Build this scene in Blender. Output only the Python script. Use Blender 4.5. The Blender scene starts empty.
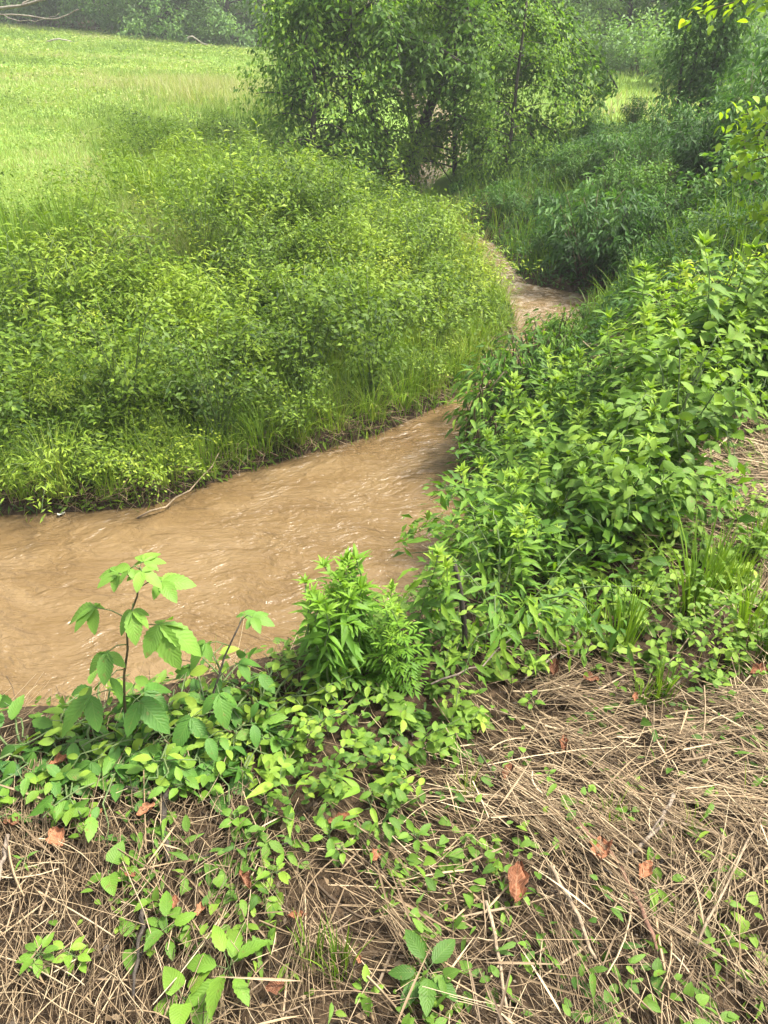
import bpy, math, random
import numpy as np
from mathutils import Vector

rng = np.random.default_rng(11)
random.seed(11)
SC = bpy.context.scene
COL = SC.collection

# ------------------------------------------------------------------ camera, light, exposure
EYE = 1.65
PITCH = math.radians(33.0)
FPX = 770.0
cam_data = bpy.data.cameras.new('camera')
cam = bpy.data.objects.new('camera', cam_data)
COL.objects.link(cam)
cam.location = (0, 0, EYE)
cam.rotation_euler = (math.radians(90) - PITCH, 0, 0)
cam_data.sensor_fit = 'VERTICAL'
cam_data.sensor_height = 36.0
cam_data.lens = 36.0 * FPX / 1024.0
cam_data.clip_start = 0.05
cam_data.clip_end = 900
SC.camera = cam

SUN_EL = math.radians(62)
SUN_AZ = math.radians(82)          # clockwise from +Y
world = bpy.data.worlds.new('World')
SC.world = world
world.use_nodes = True
wn = world.node_tree
bg = wn.nodes['Background']
sky = wn.nodes.new('ShaderNodeTexSky')
sky.sky_type = 'NISHITA'
sky.sun_disc = False
sky.sun_elevation = SUN_EL
sky.sun_rotation = SUN_AZ
sky.air_density = 1.0
sky.dust_density = 6.0
sky.ozone_density = 0.6
hs = wn.nodes.new('ShaderNodeHueSaturation'); hs.inputs['Saturation'].default_value = .35    # hazy white sky
wn.links.new(sky.outputs[0], hs.inputs['Color']); wn.links.new(hs.outputs[0], bg.inputs[0])
bg.inputs[1].default_value = 0.13
sl = bpy.data.lights.new('sun', 'SUN')
sl.energy = 3.5
sl.angle = math.radians(9)
sl.color = (1.0, 0.94, 0.80)
so = bpy.data.objects.new('sun', sl)
COL.objects.link(so)
sd = Vector((math.sin(SUN_AZ) * math.cos(SUN_EL), math.cos(SUN_AZ) * math.cos(SUN_EL), math.sin(SUN_EL)))
so.rotation_euler = sd.to_track_quat('Z', 'Y').to_euler()
so.location = (6, 8, 30)
SC.view_settings.view_transform = 'Standard'
SC.view_settings.look = 'None'
SC.view_settings.exposure = 1.6
SC.view_settings.gamma = 1.0
SC.view_settings.use_curve_mapping = False

# ------------------------------------------------------------------ maths helpers
CP, SP = math.cos(PITCH), math.sin(PITCH)

def ray(px, py):
    cx = (px - 384.0) / FPX
    cy = (512.0 - py) / FPX
    return np.array([cx, CP + cy * SP, -SP + cy * CP])

def on_plane(px, py, z):
    d = ray(px, py)
    t = (z - EYE) / d[2]
    return np.array([d[0] * t, d[1] * t])

def sstep(a, b, x):  # also falls when b < a
    t = np.clip((x - a) / (b - a), 0, 1)
    return t * t * (3 - 2 * t)

_lat = np.random.default_rng(5).random((64, 64, 8))

def vnoise(x, y, scale, k=0):
    x = np.asarray(x, float) / scale + 13.7 * k
    y = np.asarray(y, float) / scale + 7.3 * k
    xi = np.floor(x).astype(int); yi = np.floor(y).astype(int)
    fx = x - xi; fy = y - yi
    fx = fx * fx * (3 - 2 * fx); fy = fy * fy * (3 - 2 * fy)
    L = _lat[:, :, k % 8]
    a = L[xi % 64, yi % 64]; b = L[(xi + 1) % 64, yi % 64]
    c = L[xi % 64, (yi + 1) % 64]; d = L[(xi + 1) % 64, (yi + 1) % 64]
    return (a * (1 - fx) + b * fx) * (1 - fy) + (c * (1 - fx) + d * fx) * fy

def fnoise(x, y, scale, k=0):
    return 0.55 * vnoise(x, y, scale, k) + 0.3 * vnoise(x, y, scale * .45, k + 1) + 0.15 * vnoise(x, y, scale * .2, k + 2)

# ------------------------------------------------------------------ the creek in plan, and the ground
WATER_Z = -1.35
Lp = [(-60, 522), (0, 518), (80, 514), (150, 509), (190, 494), (230, 478), (300, 458), (380, 436), (440, 408), (472, 388),
      (498, 362), (516, 338), (514, 316), (500, 294), (480, 262), (466, 246)]
Rp = [(-60, 812), (100, 806), (220, 785), (300, 735), (370, 655), (440, 575), (476, 512), (490, 462), (508, 425), (552, 362), (596, 313),
      (598, 297), (560, 291), (524, 283), (508, 262), (492, 243)]
LEFT = np.array([(-40, 8.0), (-16, 5.6), (-6, 4.75)] + [tuple(on_plane(*p, WATER_Z)) for p in Lp] +
                [(.72, 12.9), (.1, 14.2), (.3, 17), (1.6, 22), (1.5, 30), (0, 47)])
RIGHT = np.array([(-40, 5.2), (-16, 3.1), (-6, 2.15)] + [tuple(on_plane(*p, WATER_Z)) for p in Rp] +
                 [(1.28, 13.0), (.75, 14.5), (.95, 17), (2.3, 22), (2.4, 30), (1.2, 47)])
POLY = np.vstack([LEFT, RIGHT[::-1]])

def dist_line(P, x, y):
    best = np.full(x.shape, 1e9)
    for (ax, ay), (bx, by) in zip(P[:-1], P[1:]):
        dx, dy = bx - ax, by - ay
        t = np.clip(((x - ax) * dx + (y - ay) * dy) / (dx * dx + dy * dy + 1e-12), 0, 1)
        best = np.minimum(best, (x - ax - t * dx) ** 2 + (y - ay - t * dy) ** 2)
    return np.sqrt(best)

def inside(P, x, y):
    r = np.zeros(x.shape, bool)
    n = len(P)
    for i in range(n):
        ax, ay = P[i]; bx, by = P[(i + 1) % n]
        if ay == by: continue
        c = ((ay > y) != (by > y)) & (x < (bx - ax) * (y - ay) / (by - ay) + ax)
        r ^= c
    return r

def ground_info(x, y):
    x = np.asarray(x, float); y = np.asarray(y, float)
    wob = 0.10 * (vnoise(x, y, 0.5, 3) - .5) + 0.05 * (vnoise(x, y, 0.16, 4) - .5)
    dl = dist_line(LEFT, x, y); dr = dist_line(RIGHT, x, y)
    ins = inside(POLY, x, y)
    left = (dl < dr)
    return dl, dr, ins, left, wob

def ground(x, y, info=None):
    x = np.asarray(x, float); y = np.asarray(y, float)
    dl, dr, ins, left, wob = info or ground_info(x, y)
    d = np.maximum(np.minimum(dl, dr) + wob * sstep(0, .3, np.minimum(dl, dr)), 0)
    zl = WATER_Z - .02 + 0.16 * sstep(0, .14, d) + 0.86 * sstep(0.05, 3.6, d) + 0.20 * sstep(2.5, 8, d)
    zl = zl + 0.062 * np.maximum(-x - 4.0, 0) * sstep(9, 34, y)
    near = 1 - sstep(7.5, 9.5, y)
    wide = .72 + .5 * sstep(-.3, .8, x)
    zr_n = WATER_Z - .02 + 0.25 * sstep(0, .15, d) + 1.10 * sstep(0.02, 1, d / wide) + 0.14 * sstep(1.0, 5, d)
    zr_f = WATER_Z - .02 + 0.12 * sstep(0, .15, d) + .30 * sstep(.05, .9, d) + .70 * sstep(0.6, 3.2, d)
    zr = zr_n * near + zr_f * (1 - near)
    z = np.where(left, zl, zr)
    bed = WATER_Z - .02 - 0.35 * sstep(0, .5, np.minimum(dl, dr))
    z = np.where(ins, bed, z)
    z = z + np.where(ins, 0, 1) * (0.05 * (vnoise(x, y, .8, 1) - .5) + 0.022 * (vnoise(x, y, .22, 2) - .5)) * sstep(.1, .6, d)
    z = z + 0.30 * (fnoise(x, y, 14, 5) - .5) * sstep(14, 30, y)
    back = np.where(x < 2, 50, 36)
    z = z + 0.17 * np.maximum(y - back, 0) * sstep(0, 10, y - back)
    z = z + 0.10 * np.maximum(-x - 40, 0) + 0.10 * np.maximum(x - 40, 0)
    return z

def gz(x, y):
    return float(ground(np.array([x]), np.array([y]))[0])

def hit(px, py, lift=0.0):
    d = ray(px, py)
    t = np.linspace(0.3, 90, 9000)
    X, Y, Z = d[0] * t, d[1] * t, EYE + d[2] * t
    g = np.maximum(ground(X, Y), WATER_Z) + lift
    i = int(np.argmax(Z <= g))
    if not (Z <= g).any(): i = len(t) - 1
    return np.array([X[i], Y[i], g[i] - lift])

def depth_scale(px, py):
    p = hit(px, py)
    return (p[1] * CP + (EYE - p[2]) * SP) / FPX      # metres per pixel at that spot

# ------------------------------------------------------------------ materials
def mat_new(name):
    m = bpy.data.materials.new(name)
    m.use_nodes = True
    nt = m.node_tree
    return m, nt, nt.nodes['Principled BSDF'], nt.nodes['Material Output']

def ramp(nt, stops, fac):
    r = nt.nodes.new('ShaderNodeValToRGB')
    e = r.color_ramp.elements
    while len(e) < len(stops): e.new(0.5)
    for el, (p, c) in zip(e, stops):
        el.position = p; el.color = (*c, 1)
    nt.links.new(fac, r.inputs[0])
    return r.outputs[0]

def mathn(nt, op, a, b=None, clamp=False):
    n = nt.nodes.new('ShaderNodeMath'); n.operation = op; n.use_clamp = clamp
    for i, v in enumerate((a, b)):
        if v is None: continue
        if isinstance(v, (int, float)): n.inputs[i].default_value = v
        else: nt.links.new(v, n.inputs[i])
    return n.outputs[0]

def noise(nt, scale, detail=3, dist=0, rough=.55, vec=None):
    n = nt.nodes.new('ShaderNodeTexNoise')
    n.inputs['Scale'].default_value = scale; n.inputs['Detail'].default_value = detail
    n.inputs['Distortion'].default_value = dist; n.inputs['Roughness'].default_value = rough
    if vec is None:
        g = nt.nodes.new('ShaderNodeNewGeometry'); vec = g.outputs['Position']
    nt.links.new(vec, n.inputs['Vector'])
    return n

def mixc(nt, mode, fac, a, b):
    n = nt.nodes.new('ShaderNodeMix'); n.data_type = 'RGBA'; n.blend_type = mode
    for s, v in ((n.inputs[0], fac), (n.inputs[6], a), (n.inputs[7], b)):
        if isinstance(v, (int, float)): s.default_value = v
        elif isinstance(v, tuple): s.default_value = (*v, 1)
        else: nt.links.new(v, s)
    return n.outputs[2]

def leaf_mat(name, stops, trans=0.32, rough=0.55, vein=0.0, objvar=0.12, spec=0.25, blotch=0.25):
    m, nt, P, out = mat_new(name)
    at = nt.nodes.new('ShaderNodeAttribute'); at.attribute_name = 'rnd'
    oi = nt.nodes.new('ShaderNodeObjectInfo')
    f = mathn(nt, 'ADD', at.outputs['Fac'], mathn(nt, 'MULTIPLY', mathn(nt, 'SUBTRACT', oi.outputs['Random'], .5), objvar * 2), True)
    c = ramp(nt, stops, f)
    no = noise(nt, 35, 2)
    mul = mathn(nt, 'ADD', mathn(nt, 'MULTIPLY', no.outputs[0], blotch * 2), 1 - blotch)
    c = mixc(nt, 'MULTIPLY', 1.0, c, mul)
    if vein:
        uv = nt.nodes.new('ShaderNodeAttribute'); uv.attribute_name = 'luv'
        sx = nt.nodes.new('ShaderNodeSeparateXYZ'); nt.links.new(uv.outputs['Vector'], sx.inputs[0])
        a = mathn(nt, 'ABSOLUTE', mathn(nt, 'SUBTRACT', sx.outputs[0], .5))
        mid = mathn(nt, 'LESS_THAN', a, 0.028)
        w = mathn(nt, 'SINE', mathn(nt, 'MULTIPLY', mathn(nt, 'SUBTRACT', sx.outputs[1], mathn(nt, 'MULTIPLY', a, .55)), 58))
        side = mathn(nt, 'MULTIPLY', mathn(nt, 'MAXIMUM', mathn(nt, 'SUBTRACT', w, .6), 0), 1.0)
        v = mathn(nt, 'MULTIPLY', mathn(nt, 'MAXIMUM', mid, side), vein)
        lighter = mixc(nt, 'MIX', .35, c, (0.26, 0.38, 0.10))
        c = mixc(nt, 'MIX', v, c, lighter)
        bp = nt.nodes.new('ShaderNodeBump'); bp.inputs['Strength'].default_value = .2; bp.inputs['Distance'].default_value = .002
        nt.links.new(w, bp.inputs['Height']); nt.links.new(bp.outputs[0], P.inputs['Normal'])
        sp = noise(nt, 75, 3, .3, .6)
        c = mixc(nt, 'MIX', mathn(nt, 'MULTIPLY', mathn(nt, 'MULTIPLY', mathn(nt, 'SUBTRACT', sp.outputs[0], .63), 14, True), .7), c, (.16, .13, .04))
    nt.links.new(c, P.inputs['Base Color'])
    P.inputs['Roughness'].default_value = rough
    P.inputs['Specular IOR Level'].default_value = spec
    tr = nt.nodes.new('ShaderNodeBsdfTranslucent')
    tc = mixc(nt, 'MULTIPLY', 1.0, c, (1.5, 1.55, .55))
    nt.links.new(tc, tr.inputs[0])
    mx = nt.nodes.new('ShaderNodeMixShader'); mx.inputs[0].default_value = trans
    nt.links.new(P.outputs[0], mx.inputs[1]); nt.links.new(tr.outputs[0], mx.inputs[2])
    nt.links.new(mx.outputs[0], out.inputs[0])
    return m

def bark_mat(name, c1, c2, scale=9, rough=.85):
    m, nt, P, out = mat_new(name)
    g = nt.nodes.new('ShaderNodeNewGeometry')
    mp = nt.nodes.new('ShaderNodeMapping'); mp.inputs['Scale'].default_value = (1, 1, .25)
    nt.links.new(g.outputs['Position'], mp.inputs[0])
    n = noise(nt, scale, 6, .6, .65, mp.outputs[0])
    c = ramp(nt, [(.3, c1), (.7, c2)], n.outputs[0])
    nt.links.new(c, P.inputs['Base Color']); P.inputs['Roughness'].default_value = rough
    bp = nt.nodes.new('ShaderNodeBump'); bp.inputs['Strength'].default_value = .7; bp.inputs['Distance'].default_value = .02
    nt.links.new(n.outputs[0], bp.inputs['Height']); nt.links.new(bp.outputs[0], P.inputs['Normal'])
    return m

M = {}
M['weed'] = leaf_mat('weed_leaf', [(0, (.026, .075, .012)), (.4, (.060, .145, .016)), (.75, (.14, .25, .022)), (1, (.24, .35, .035))], vein=.5)
M['feather'] = leaf_mat('ragweed_leaf', [(0, (.040, .11, .011)), (.5, (.085, .19, .015)), (1, (.18, .31, .028))])
M['vine'] = leaf_mat('vine_leaf', [(0, (.030, .095, .022)), (.5, (.075, .18, .030)), (1, (.18, .31, .045))], vein=.4, rough=.5, objvar=.03)
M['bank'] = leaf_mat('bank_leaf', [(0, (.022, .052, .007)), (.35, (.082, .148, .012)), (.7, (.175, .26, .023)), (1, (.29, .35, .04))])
M['cover'] = leaf_mat('cover_leaf', [(0, (.040, .10, .014)), (.45, (.10, .19, .022)), (.8, (.18, .28, .033)), (1, (.24, .33, .045))], vein=.4)
M['seedling'] = leaf_mat('seedling_leaf', [(0, (.05, .12, .018)), (.5, (.12, .23, .026)), (1, (.24, .36, .04))], vein=.35, rough=.5, objvar=.05)
M['meadow'] = leaf_mat('meadow_blade', [(0, (.075, .125, .033)), (.35, (.160, .242, .056)), (.7, (.26, .335, .092)), (.88, (.32, .345, .15)), (1, (.40, .35, .23))], trans=.3, spec=.15)
M['grass'] = leaf_mat('grass_blade', [(0, (.035, .085, .010)), (.35, (.085, .17, .016)), (.7, (.18, .275, .03)), (.88, (.28, .33, .06)), (1, (.36, .31, .16))], trans=.3)
M['tree'] = leaf_mat('tree_leaf', [(0, (.030, .072, .014)), (.5, (.085, .175, .026)), (.85, (.165, .275, .034)), (1, (.24, .35, .04))], objvar=.06, trans=.4)
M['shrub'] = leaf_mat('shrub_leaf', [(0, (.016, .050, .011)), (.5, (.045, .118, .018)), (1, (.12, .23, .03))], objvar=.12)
M['far'] = leaf_mat('far_leaf', [(0, (.045, .10, .034)), (.5, (.105, .205, .055)), (1, (.19, .30, .08))], objvar=.12)
M['bright'] = leaf_mat('young_leaf', [(0, (.10, .19, .018)), (.5, (.22, .34, .025)), (1, (.38, .45, .05))], trans=.4)
M['stem'] = bark_mat('green_stem', (.05, .10, .025), (.12, .16, .05), 30, .6)
M['redstem'] = bark_mat('brown_stem', (.06, .05, .025), (.13, .10, .05), 40, .6)
M['bark'] = bark_mat('dark_bark', (.022, .018, .013), (.075, .062, .045))
M['greybark'] = bark_mat('pale_dead_wood', (.19, .165, .13), (.40, .36, .30), 14)
M['twig'] = bark_mat('weathered_twig', (.10, .075, .055), (.27, .22, .17), 40)
M['stalk'] = bark_mat('dry_stalk', (.16, .115, .07), (.36, .28, .19), 40)
M['darktwig'] = bark_mat('dark_rotten_twig', (.018, .014, .011), (.07, .055, .042), 40)
M['redtwig'] = bark_mat('red_brown_twig', (.11, .055, .035), (.22, .12, .075), 40)

def straw_mat():
    m, nt, P, out = mat_new('dry_straw')
    at = nt.nodes.new('ShaderNodeAttribute'); at.attribute_name = 'rnd'
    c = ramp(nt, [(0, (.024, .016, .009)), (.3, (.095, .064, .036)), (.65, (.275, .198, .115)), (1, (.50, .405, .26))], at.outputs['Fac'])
    n = noise(nt, 90, 3)
    c = mixc(nt, 'MULTIPLY', 1, c, mathn(nt, 'ADD', mathn(nt, 'MULTIPLY', n.outputs[0], .8), .6))
    nt.links.new(c, P.inputs['Base Color']); P.inputs['Roughness'].default_value = .55
    P.inputs['Specular IOR Level'].default_value = .3
    return m
M['straw'] = straw_mat()

def dead_leaf_mat():
    m, nt, P, out = mat_new('dead_leaf')
    oi = nt.nodes.new('ShaderNodeObjectInfo')
    tcn = nt.nodes.new('ShaderNodeTexCoord')
    n = noise(nt, 45, 4, .5, .6, tcn.outputs['Object'])
    f = mathn(nt, 'ADD', mathn(nt, 'MULTIPLY', n.outputs[0], .6), mathn(nt, 'MULTIPLY', oi.outputs['Random'], .4))
    c = ramp(nt, [(.2, (.06, .027, .016)), (.5, (.20, .080, .040)), (.8, (.36, .17, .09))], f)
    uv = nt.nodes.new('ShaderNodeAttribute'); uv.attribute_name = 'luv'
    sx = nt.nodes.new('ShaderNodeSeparateXYZ'); nt.links.new(uv.outputs['Vector'], sx.inputs[0])
    a = mathn(nt, 'ABSOLUTE', mathn(nt, 'SUBTRACT', sx.outputs[0], .5))
    w = mathn(nt, 'SINE', mathn(nt, 'MULTIPLY', mathn(nt, 'SUBTRACT', sx.outputs[1], mathn(nt, 'MULTIPLY', a, .6)), 50))
    v = mathn(nt, 'MAXIMUM', mathn(nt, 'LESS_THAN', a, .03), mathn(nt, 'GREATER_THAN', w, .9))
    c = mixc(nt, 'MIX', mathn(nt, 'MULTIPLY', v, .45), c, (.30, .17, .10))
    n2 = noise(nt, 160, 3, 0, .6, tcn.outputs['Object'])
    c = mixc(nt, 'MULTIPLY', 1, c, mathn(nt, 'ADD', mathn(nt, 'MULTIPLY', n2.outputs[0], 1.0), .45))
    nt.links.new(c, P.inputs['Base Color']); P.inputs['Roughness'].default_value = .8
    P.inputs['Specular IOR Level'].default_value = .15
    bp = nt.nodes.new('ShaderNodeBump'); bp.inputs['Strength'].default_value = .7; bp.inputs['Distance'].default_value = .003
    nt.links.new(mathn(nt, 'ADD', n.outputs[0], mathn(nt, 'MULTIPLY', w, .15)), bp.inputs['Height']); nt.links.new(bp.outputs[0], P.inputs['Normal'])
    return m
M['dead'] = dead_leaf_mat()

def ground_mat():
    m, nt, P, out = mat_new('ground_soil')
    z = nt.nodes.new('ShaderNodeAttribute'); z.attribute_name = 'turf'
    n1 = noise(nt, 2.2, 8, .4, .65); n2 = noise(nt, 38, 5, .8, .7); n3 = noise(nt, .35, 5, .5, .6)
    soil = ramp(nt, [(.3, (.022, .015, .009)), (.55, (.060, .040, .024)), (.78, (.13, .09, .055))], n2.outputs[0])
    turf = ramp(nt, [(.3, (.08, .145, .025)), (.5, (.14, .23, .04)), (.7, (.20, .26, .07))],
                mathn(nt, 'ADD', mathn(nt, 'MULTIPLY', n1.outputs[0], .5), mathn(nt, 'MULTIPLY', n3.outputs[0], .5)))
    c = mixc(nt, 'MIX', z.outputs['Fac'], soil, turf)
    nt.links.new(c, P.inputs['Base Color']); P.inputs['Roughness'].default_value = .95
    P.inputs['Specular IOR Level'].default_value = .15
    bp = nt.nodes.new('ShaderNodeBump'); bp.inputs['Strength'].default_value = .8; bp.inputs['Distance'].default_value = .02
    nt.links.new(n2.outputs[0], bp.inputs['Height']); nt.links.new(bp.outputs[0], P.inputs['Normal'])
    return m
M['ground'] = ground_mat()

def water_mat():
    m, nt, P, out = mat_new('muddy_water')
    g = nt.nodes.new('ShaderNodeNewGeometry')
    warp = noise(nt, 1.1, 2, 0, .5)
    off = nt.nodes.new('ShaderNodeVectorMath'); off.operation = 'MULTIPLY_ADD'
    nt.links.new(warp.outputs['Color'], off.inputs[0]); off.inputs[1].default_value = (.5, .5, 0)
    nt.links.new(g.outputs['Position'], off.inputs[2])
    mp = nt.nodes.new('ShaderNodeMapping'); mp.inputs['Rotation'].default_value = (0, 0, math.radians(-24)); mp.inputs['Scale'].default_value = (1, 2.1, 1)
    nt.links.new(off.outputs[0], mp.inputs[0])
    a = noise(nt, 5.4, 2, .5, .45, mp.outputs[0]); b = noise(nt, 17, 3, .4, .55, mp.outputs[0])
    c1 = noise(nt, 1.0, 4, .8, .6, mp.outputs[0])
    col = ramp(nt, [(.25, (.105, .066, .029)), (.5, (.136, .089, .041)), (.75, (.18, .124, .064))], c1.outputs[0])
    # sky glint painted into the water colour of the riffle at the bend
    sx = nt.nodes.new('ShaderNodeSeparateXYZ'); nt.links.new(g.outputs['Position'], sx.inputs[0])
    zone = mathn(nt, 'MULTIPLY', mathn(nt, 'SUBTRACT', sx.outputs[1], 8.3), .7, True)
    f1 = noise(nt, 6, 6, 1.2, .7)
    sky_glint = mathn(nt, 'MULTIPLY', mathn(nt, 'MULTIPLY', mathn(nt, 'SUBTRACT', f1.outputs[0], .46), 6, True), zone)
    col = mixc(nt, 'MIX', mathn(nt, 'MULTIPLY', sky_glint, .6), col, (.46, .40, .33))
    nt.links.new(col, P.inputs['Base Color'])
    P.inputs['Roughness'].default_value = .20; P.inputs['IOR'].default_value = 1.33
    h = mathn(nt, 'ADD', a.outputs[0], mathn(nt, 'MULTIPLY', b.outputs[0], .42))
    bp = nt.nodes.new('ShaderNodeBump'); bp.inputs['Strength'].default_value = 1.0; bp.inputs['Distance'].default_value = .046
    nt.links.new(h, bp.inputs['Height']); nt.links.new(bp.outputs[0], P.inputs['Normal'])
    return m
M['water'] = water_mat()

def plain(name, c, rough=.6):
    m, nt, P, out = mat_new(name)
    n = noise(nt, 30, 3)
    nt.links.new(ramp(nt, [(.3, tuple(v * .75 for v in c)), (.7, c)], n.outputs[0]), P.inputs['Base Color'])
    P.inputs['Roughness'].default_value = rough
    return m
M['petal'] = plain('white_petal', (.75, .75, .66))

# ------------------------------------------------------------------ mesh helpers
def leaf_tpl(rows=4, width=.4, fold=.25, droop=.25, shape='oval', teeth=0.0, petiole=0.0):
    """unit-length leaf along +Y, normal +Z; three columns"""
    v, f, uv = [], [], []
    for i in range(rows + 1):
        t = i / rows
        if shape == 'oval': w = math.sin(math.pi * min(1, t ** .85)) ** .75
        elif shape == 'lance': w = (math.sin(math.pi * t ** .62)) ** 1.1
        elif shape == 'heart': w = (math.sin(math.pi * (t * .93 + .07) ** .55)) ** .7
        else: w = 1 - t ** 1.6                                   # blade
        w = max(w, .03) * width * .5
        if teeth and 0 < i < rows: w *= 1 + (teeth if i % 2 else -teeth)
        y = petiole + t * (1 - petiole); z = -droop * t * t
        v += [(-w, y, z + fold * w), (0, y, z), (w, y, z + fold * w)]
        uv += [(0, t), (.5, t), (1, t)]
    for i in range(rows):
        a = i * 3
        f += [(a, a + 1, a + 4, a + 3), (a + 1, a + 2, a + 5, a + 4)]
    return np.array(v), np.array(f), np.array(uv)

def quad_tpl(width=.5, fold=.12, droop=.15):
    v = np.array([(0, 0, 0), (width / 2, .45, fold), (0, 1, -droop), (-width / 2, .45, fold)])
    return v, np.array([(0, 1, 2, 3)]), np.array([(.5, 0), (1, .5), (.5, 1), (0, .5)])

def blade_tpl(rows=3, width=.05, droop=.5):
    v, f, uv = [], [], []
    for i in range(rows + 1):
        t = i / rows
        w = width * .5 * (1 - .92 * t ** 1.5)
        a = droop * t
        y = (1 - math.cos(a)) / max(droop, .01) if droop > .01 else 0
        z = math.sin(a) / max(droop, .01)
        v += [(-w, y, z), (w, y, z)]
        uv += [(0, t), (1, t)]
    for i in range(rows):
        a = i * 2
        f.append((a, a + 1, a + 3, a + 2))
    return np.array(v), np.array(f), np.array(uv)

def frames(d, n, s):
    """rotation matrices with +Y along d and +Z near n, scaled by s"""
    d = d / (np.linalg.norm(d, axis=1, keepdims=True) + 1e-9)
    x = np.cross(d, n); x /= (np.linalg.norm(x, axis=1, keepdims=True) + 1e-9)
    z = np.cross(x, d)
    Mx = np.stack([x, d, z], axis=2)
    return Mx * np.asarray(s).reshape(-1, 1, 1)

class Soup:
    def __init__(s):
        s.V, s.F, s.U, s.R, s.n = [], [], [], [], 0
    def add(s, tpl, Mx, T, rnd):
        v, f, uv = tpl
        n = len(T)
        if n == 0: return
        VV = np.einsum('nij,kj->nki', Mx, v) + np.asarray(T)[:, None, :]
        k = len(v)
        FF = f[None] + (np.arange(n) * k)[:, None, None] + s.n
        s.V.append(VV.reshape(-1, 3)); s.F.append(FF.reshape(-1, 4))
        s.U.append(np.tile(uv, (n, 1))); s.R.append(np.repeat(np.broadcast_to(rnd, (n,)), k))
        s.n += n * k
    def leaves(s, tpl, T, az, el, size, rnd, jit=.35):
        T = np.asarray(T, float); n = len(T)
        d = np.stack([np.sin(az) * np.cos(el), np.cos(az) * np.cos(el), np.sin(el)], 1)
        up = np.array([0, 0, 1.0]) + rng.normal(0, jit, (n, 3))
        s.add(tpl, frames(d, up, np.broadcast_to(size, (n,))), T, rnd)
    def raw(s, V, F, rnd=.5, uv=None):
        V = np.asarray(V, float); F = np.asarray(F)
        s.V.append(V); s.F.append(F + s.n)
        s.U.append(np.zeros((len(V), 2)) if uv is None else uv); s.R.append(np.broadcast_to(rnd, (len(V),)).astype(float)); s.n += len(V)
    def tube(s, pts, r0, r1=None, sides=6, rnd=.5, bulge=None):
        pts = np.asarray(pts, float); r1 = r0 if r1 is None else r1
        n = len(pts); V = []
        tan = np.gradient(pts, axis=0); tan /= np.linalg.norm(tan, axis=1, keepdims=True) + 1e-9
        ref = np.array([0.31, 0.87, 0.38]) if abs(tan[0] @ np.array([0, 0, 1])) > .8 else np.array([0, 0, 1.0])
        for i in range(n):
            r = r0 + (r1 - r0) * i / (n - 1)
            if bulge is not None: r *= bulge[i]
            a = np.cross(tan[i], ref); a /= np.linalg.norm(a) + 1e-9
            b = np.cross(tan[i], a)
            for k in range(sides):
                th = 2 * math.pi * k / sides
                V.append(pts[i] + r * (math.cos(th) * a + math.sin(th) * b))
        F = []
        for i in range(n - 1):
            for k in range(sides):
                k2 = (k + 1) % sides
                F.append((i * sides + k, i * sides + k2, (i + 1) * sides + k2, (i + 1) * sides + k))
        V.append(pts[-1] + tan[-1] * r1 * .6); e = len(V) - 1
        V.append(pts[0]); b0 = len(V) - 1
        for k in range(0, sides, 2):
            k1 = (k + 1) % sides; k2 = (k + 2) % sides
            o = (n - 1) * sides
            F.append((o + k, o + k1, o + k2, e)); F.append((k2, k1, k, b0))
        s.raw(V, F, rnd)
    def mesh(s, name):
        V = np.concatenate(s.V); F = np.concatenate(s.F).astype(np.int32)
        U = np.concatenate(s.U); R = np.concatenate(s.R)
        me = bpy.data.meshes.new(name)
        me.vertices.add(len(V)); me.vertices.foreach_set('co', V.astype(np.float32).ravel())
        me.loops.add(F.size); me.loops.foreach_set('vertex_index', F.ravel())
        me.polygons.add(len(F)); me.polygons.foreach_set('loop_start', np.arange(0, F.size, 4, dtype=np.int32))
        me.polygons.foreach_set('use_smooth', np.ones(len(F), bool))
        me.update(calc_edges=True)
        a = me.attributes.new('rnd', 'FLOAT', 'POINT'); a.data.foreach_set('value', np.clip(R, 0, 1).astype(np.float32))
        u = me.attributes.new('luv', 'FLOAT2', 'POINT'); u.data.foreach_set('vector', U.astype(np.float32).ravel())
        me.validate()
        return me
    def obj(s, name, mat, parent=None):
        me = s.mesh(name); me.materials.append(mat)
        return link(name, me, parent)

def link(name, me, parent=None):
    o = bpy.data.objects.new(name, me); COL.objects.link(o)
    if parent is not None: o.parent = parent
    return o

def tag(o, label=None, cat=None, group=None, kind=None):
    for k, v in (('label', label), ('category', cat), ('group', group), ('kind', kind)):
        if v: o[k] = v
    return o

def thing(name, label, cat, loc=(0, 0, 0), group=None):
    o = bpy.data.objects.new(name, None); COL.objects.link(o)
    o.location = loc; o.empty_display_size = .1
    return tag(o, label, cat, group)

def dup(root, loc, rotz, scale=1.0, label=None, tilt=(0, 0)):
    r = root.copy(); COL.objects.link(r)
    r.location = loc; r.rotation_euler = (tilt[0], tilt[1], rotz); r.scale = (scale,) * 3
    if label: r['label'] = label
    for ch in list(root.children):
        c = ch.copy(); COL.objects.link(c); c.parent = r
        for g in list(ch.children):
            d = g.copy(); COL.objects.link(d); d.parent = c
    return r

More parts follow.
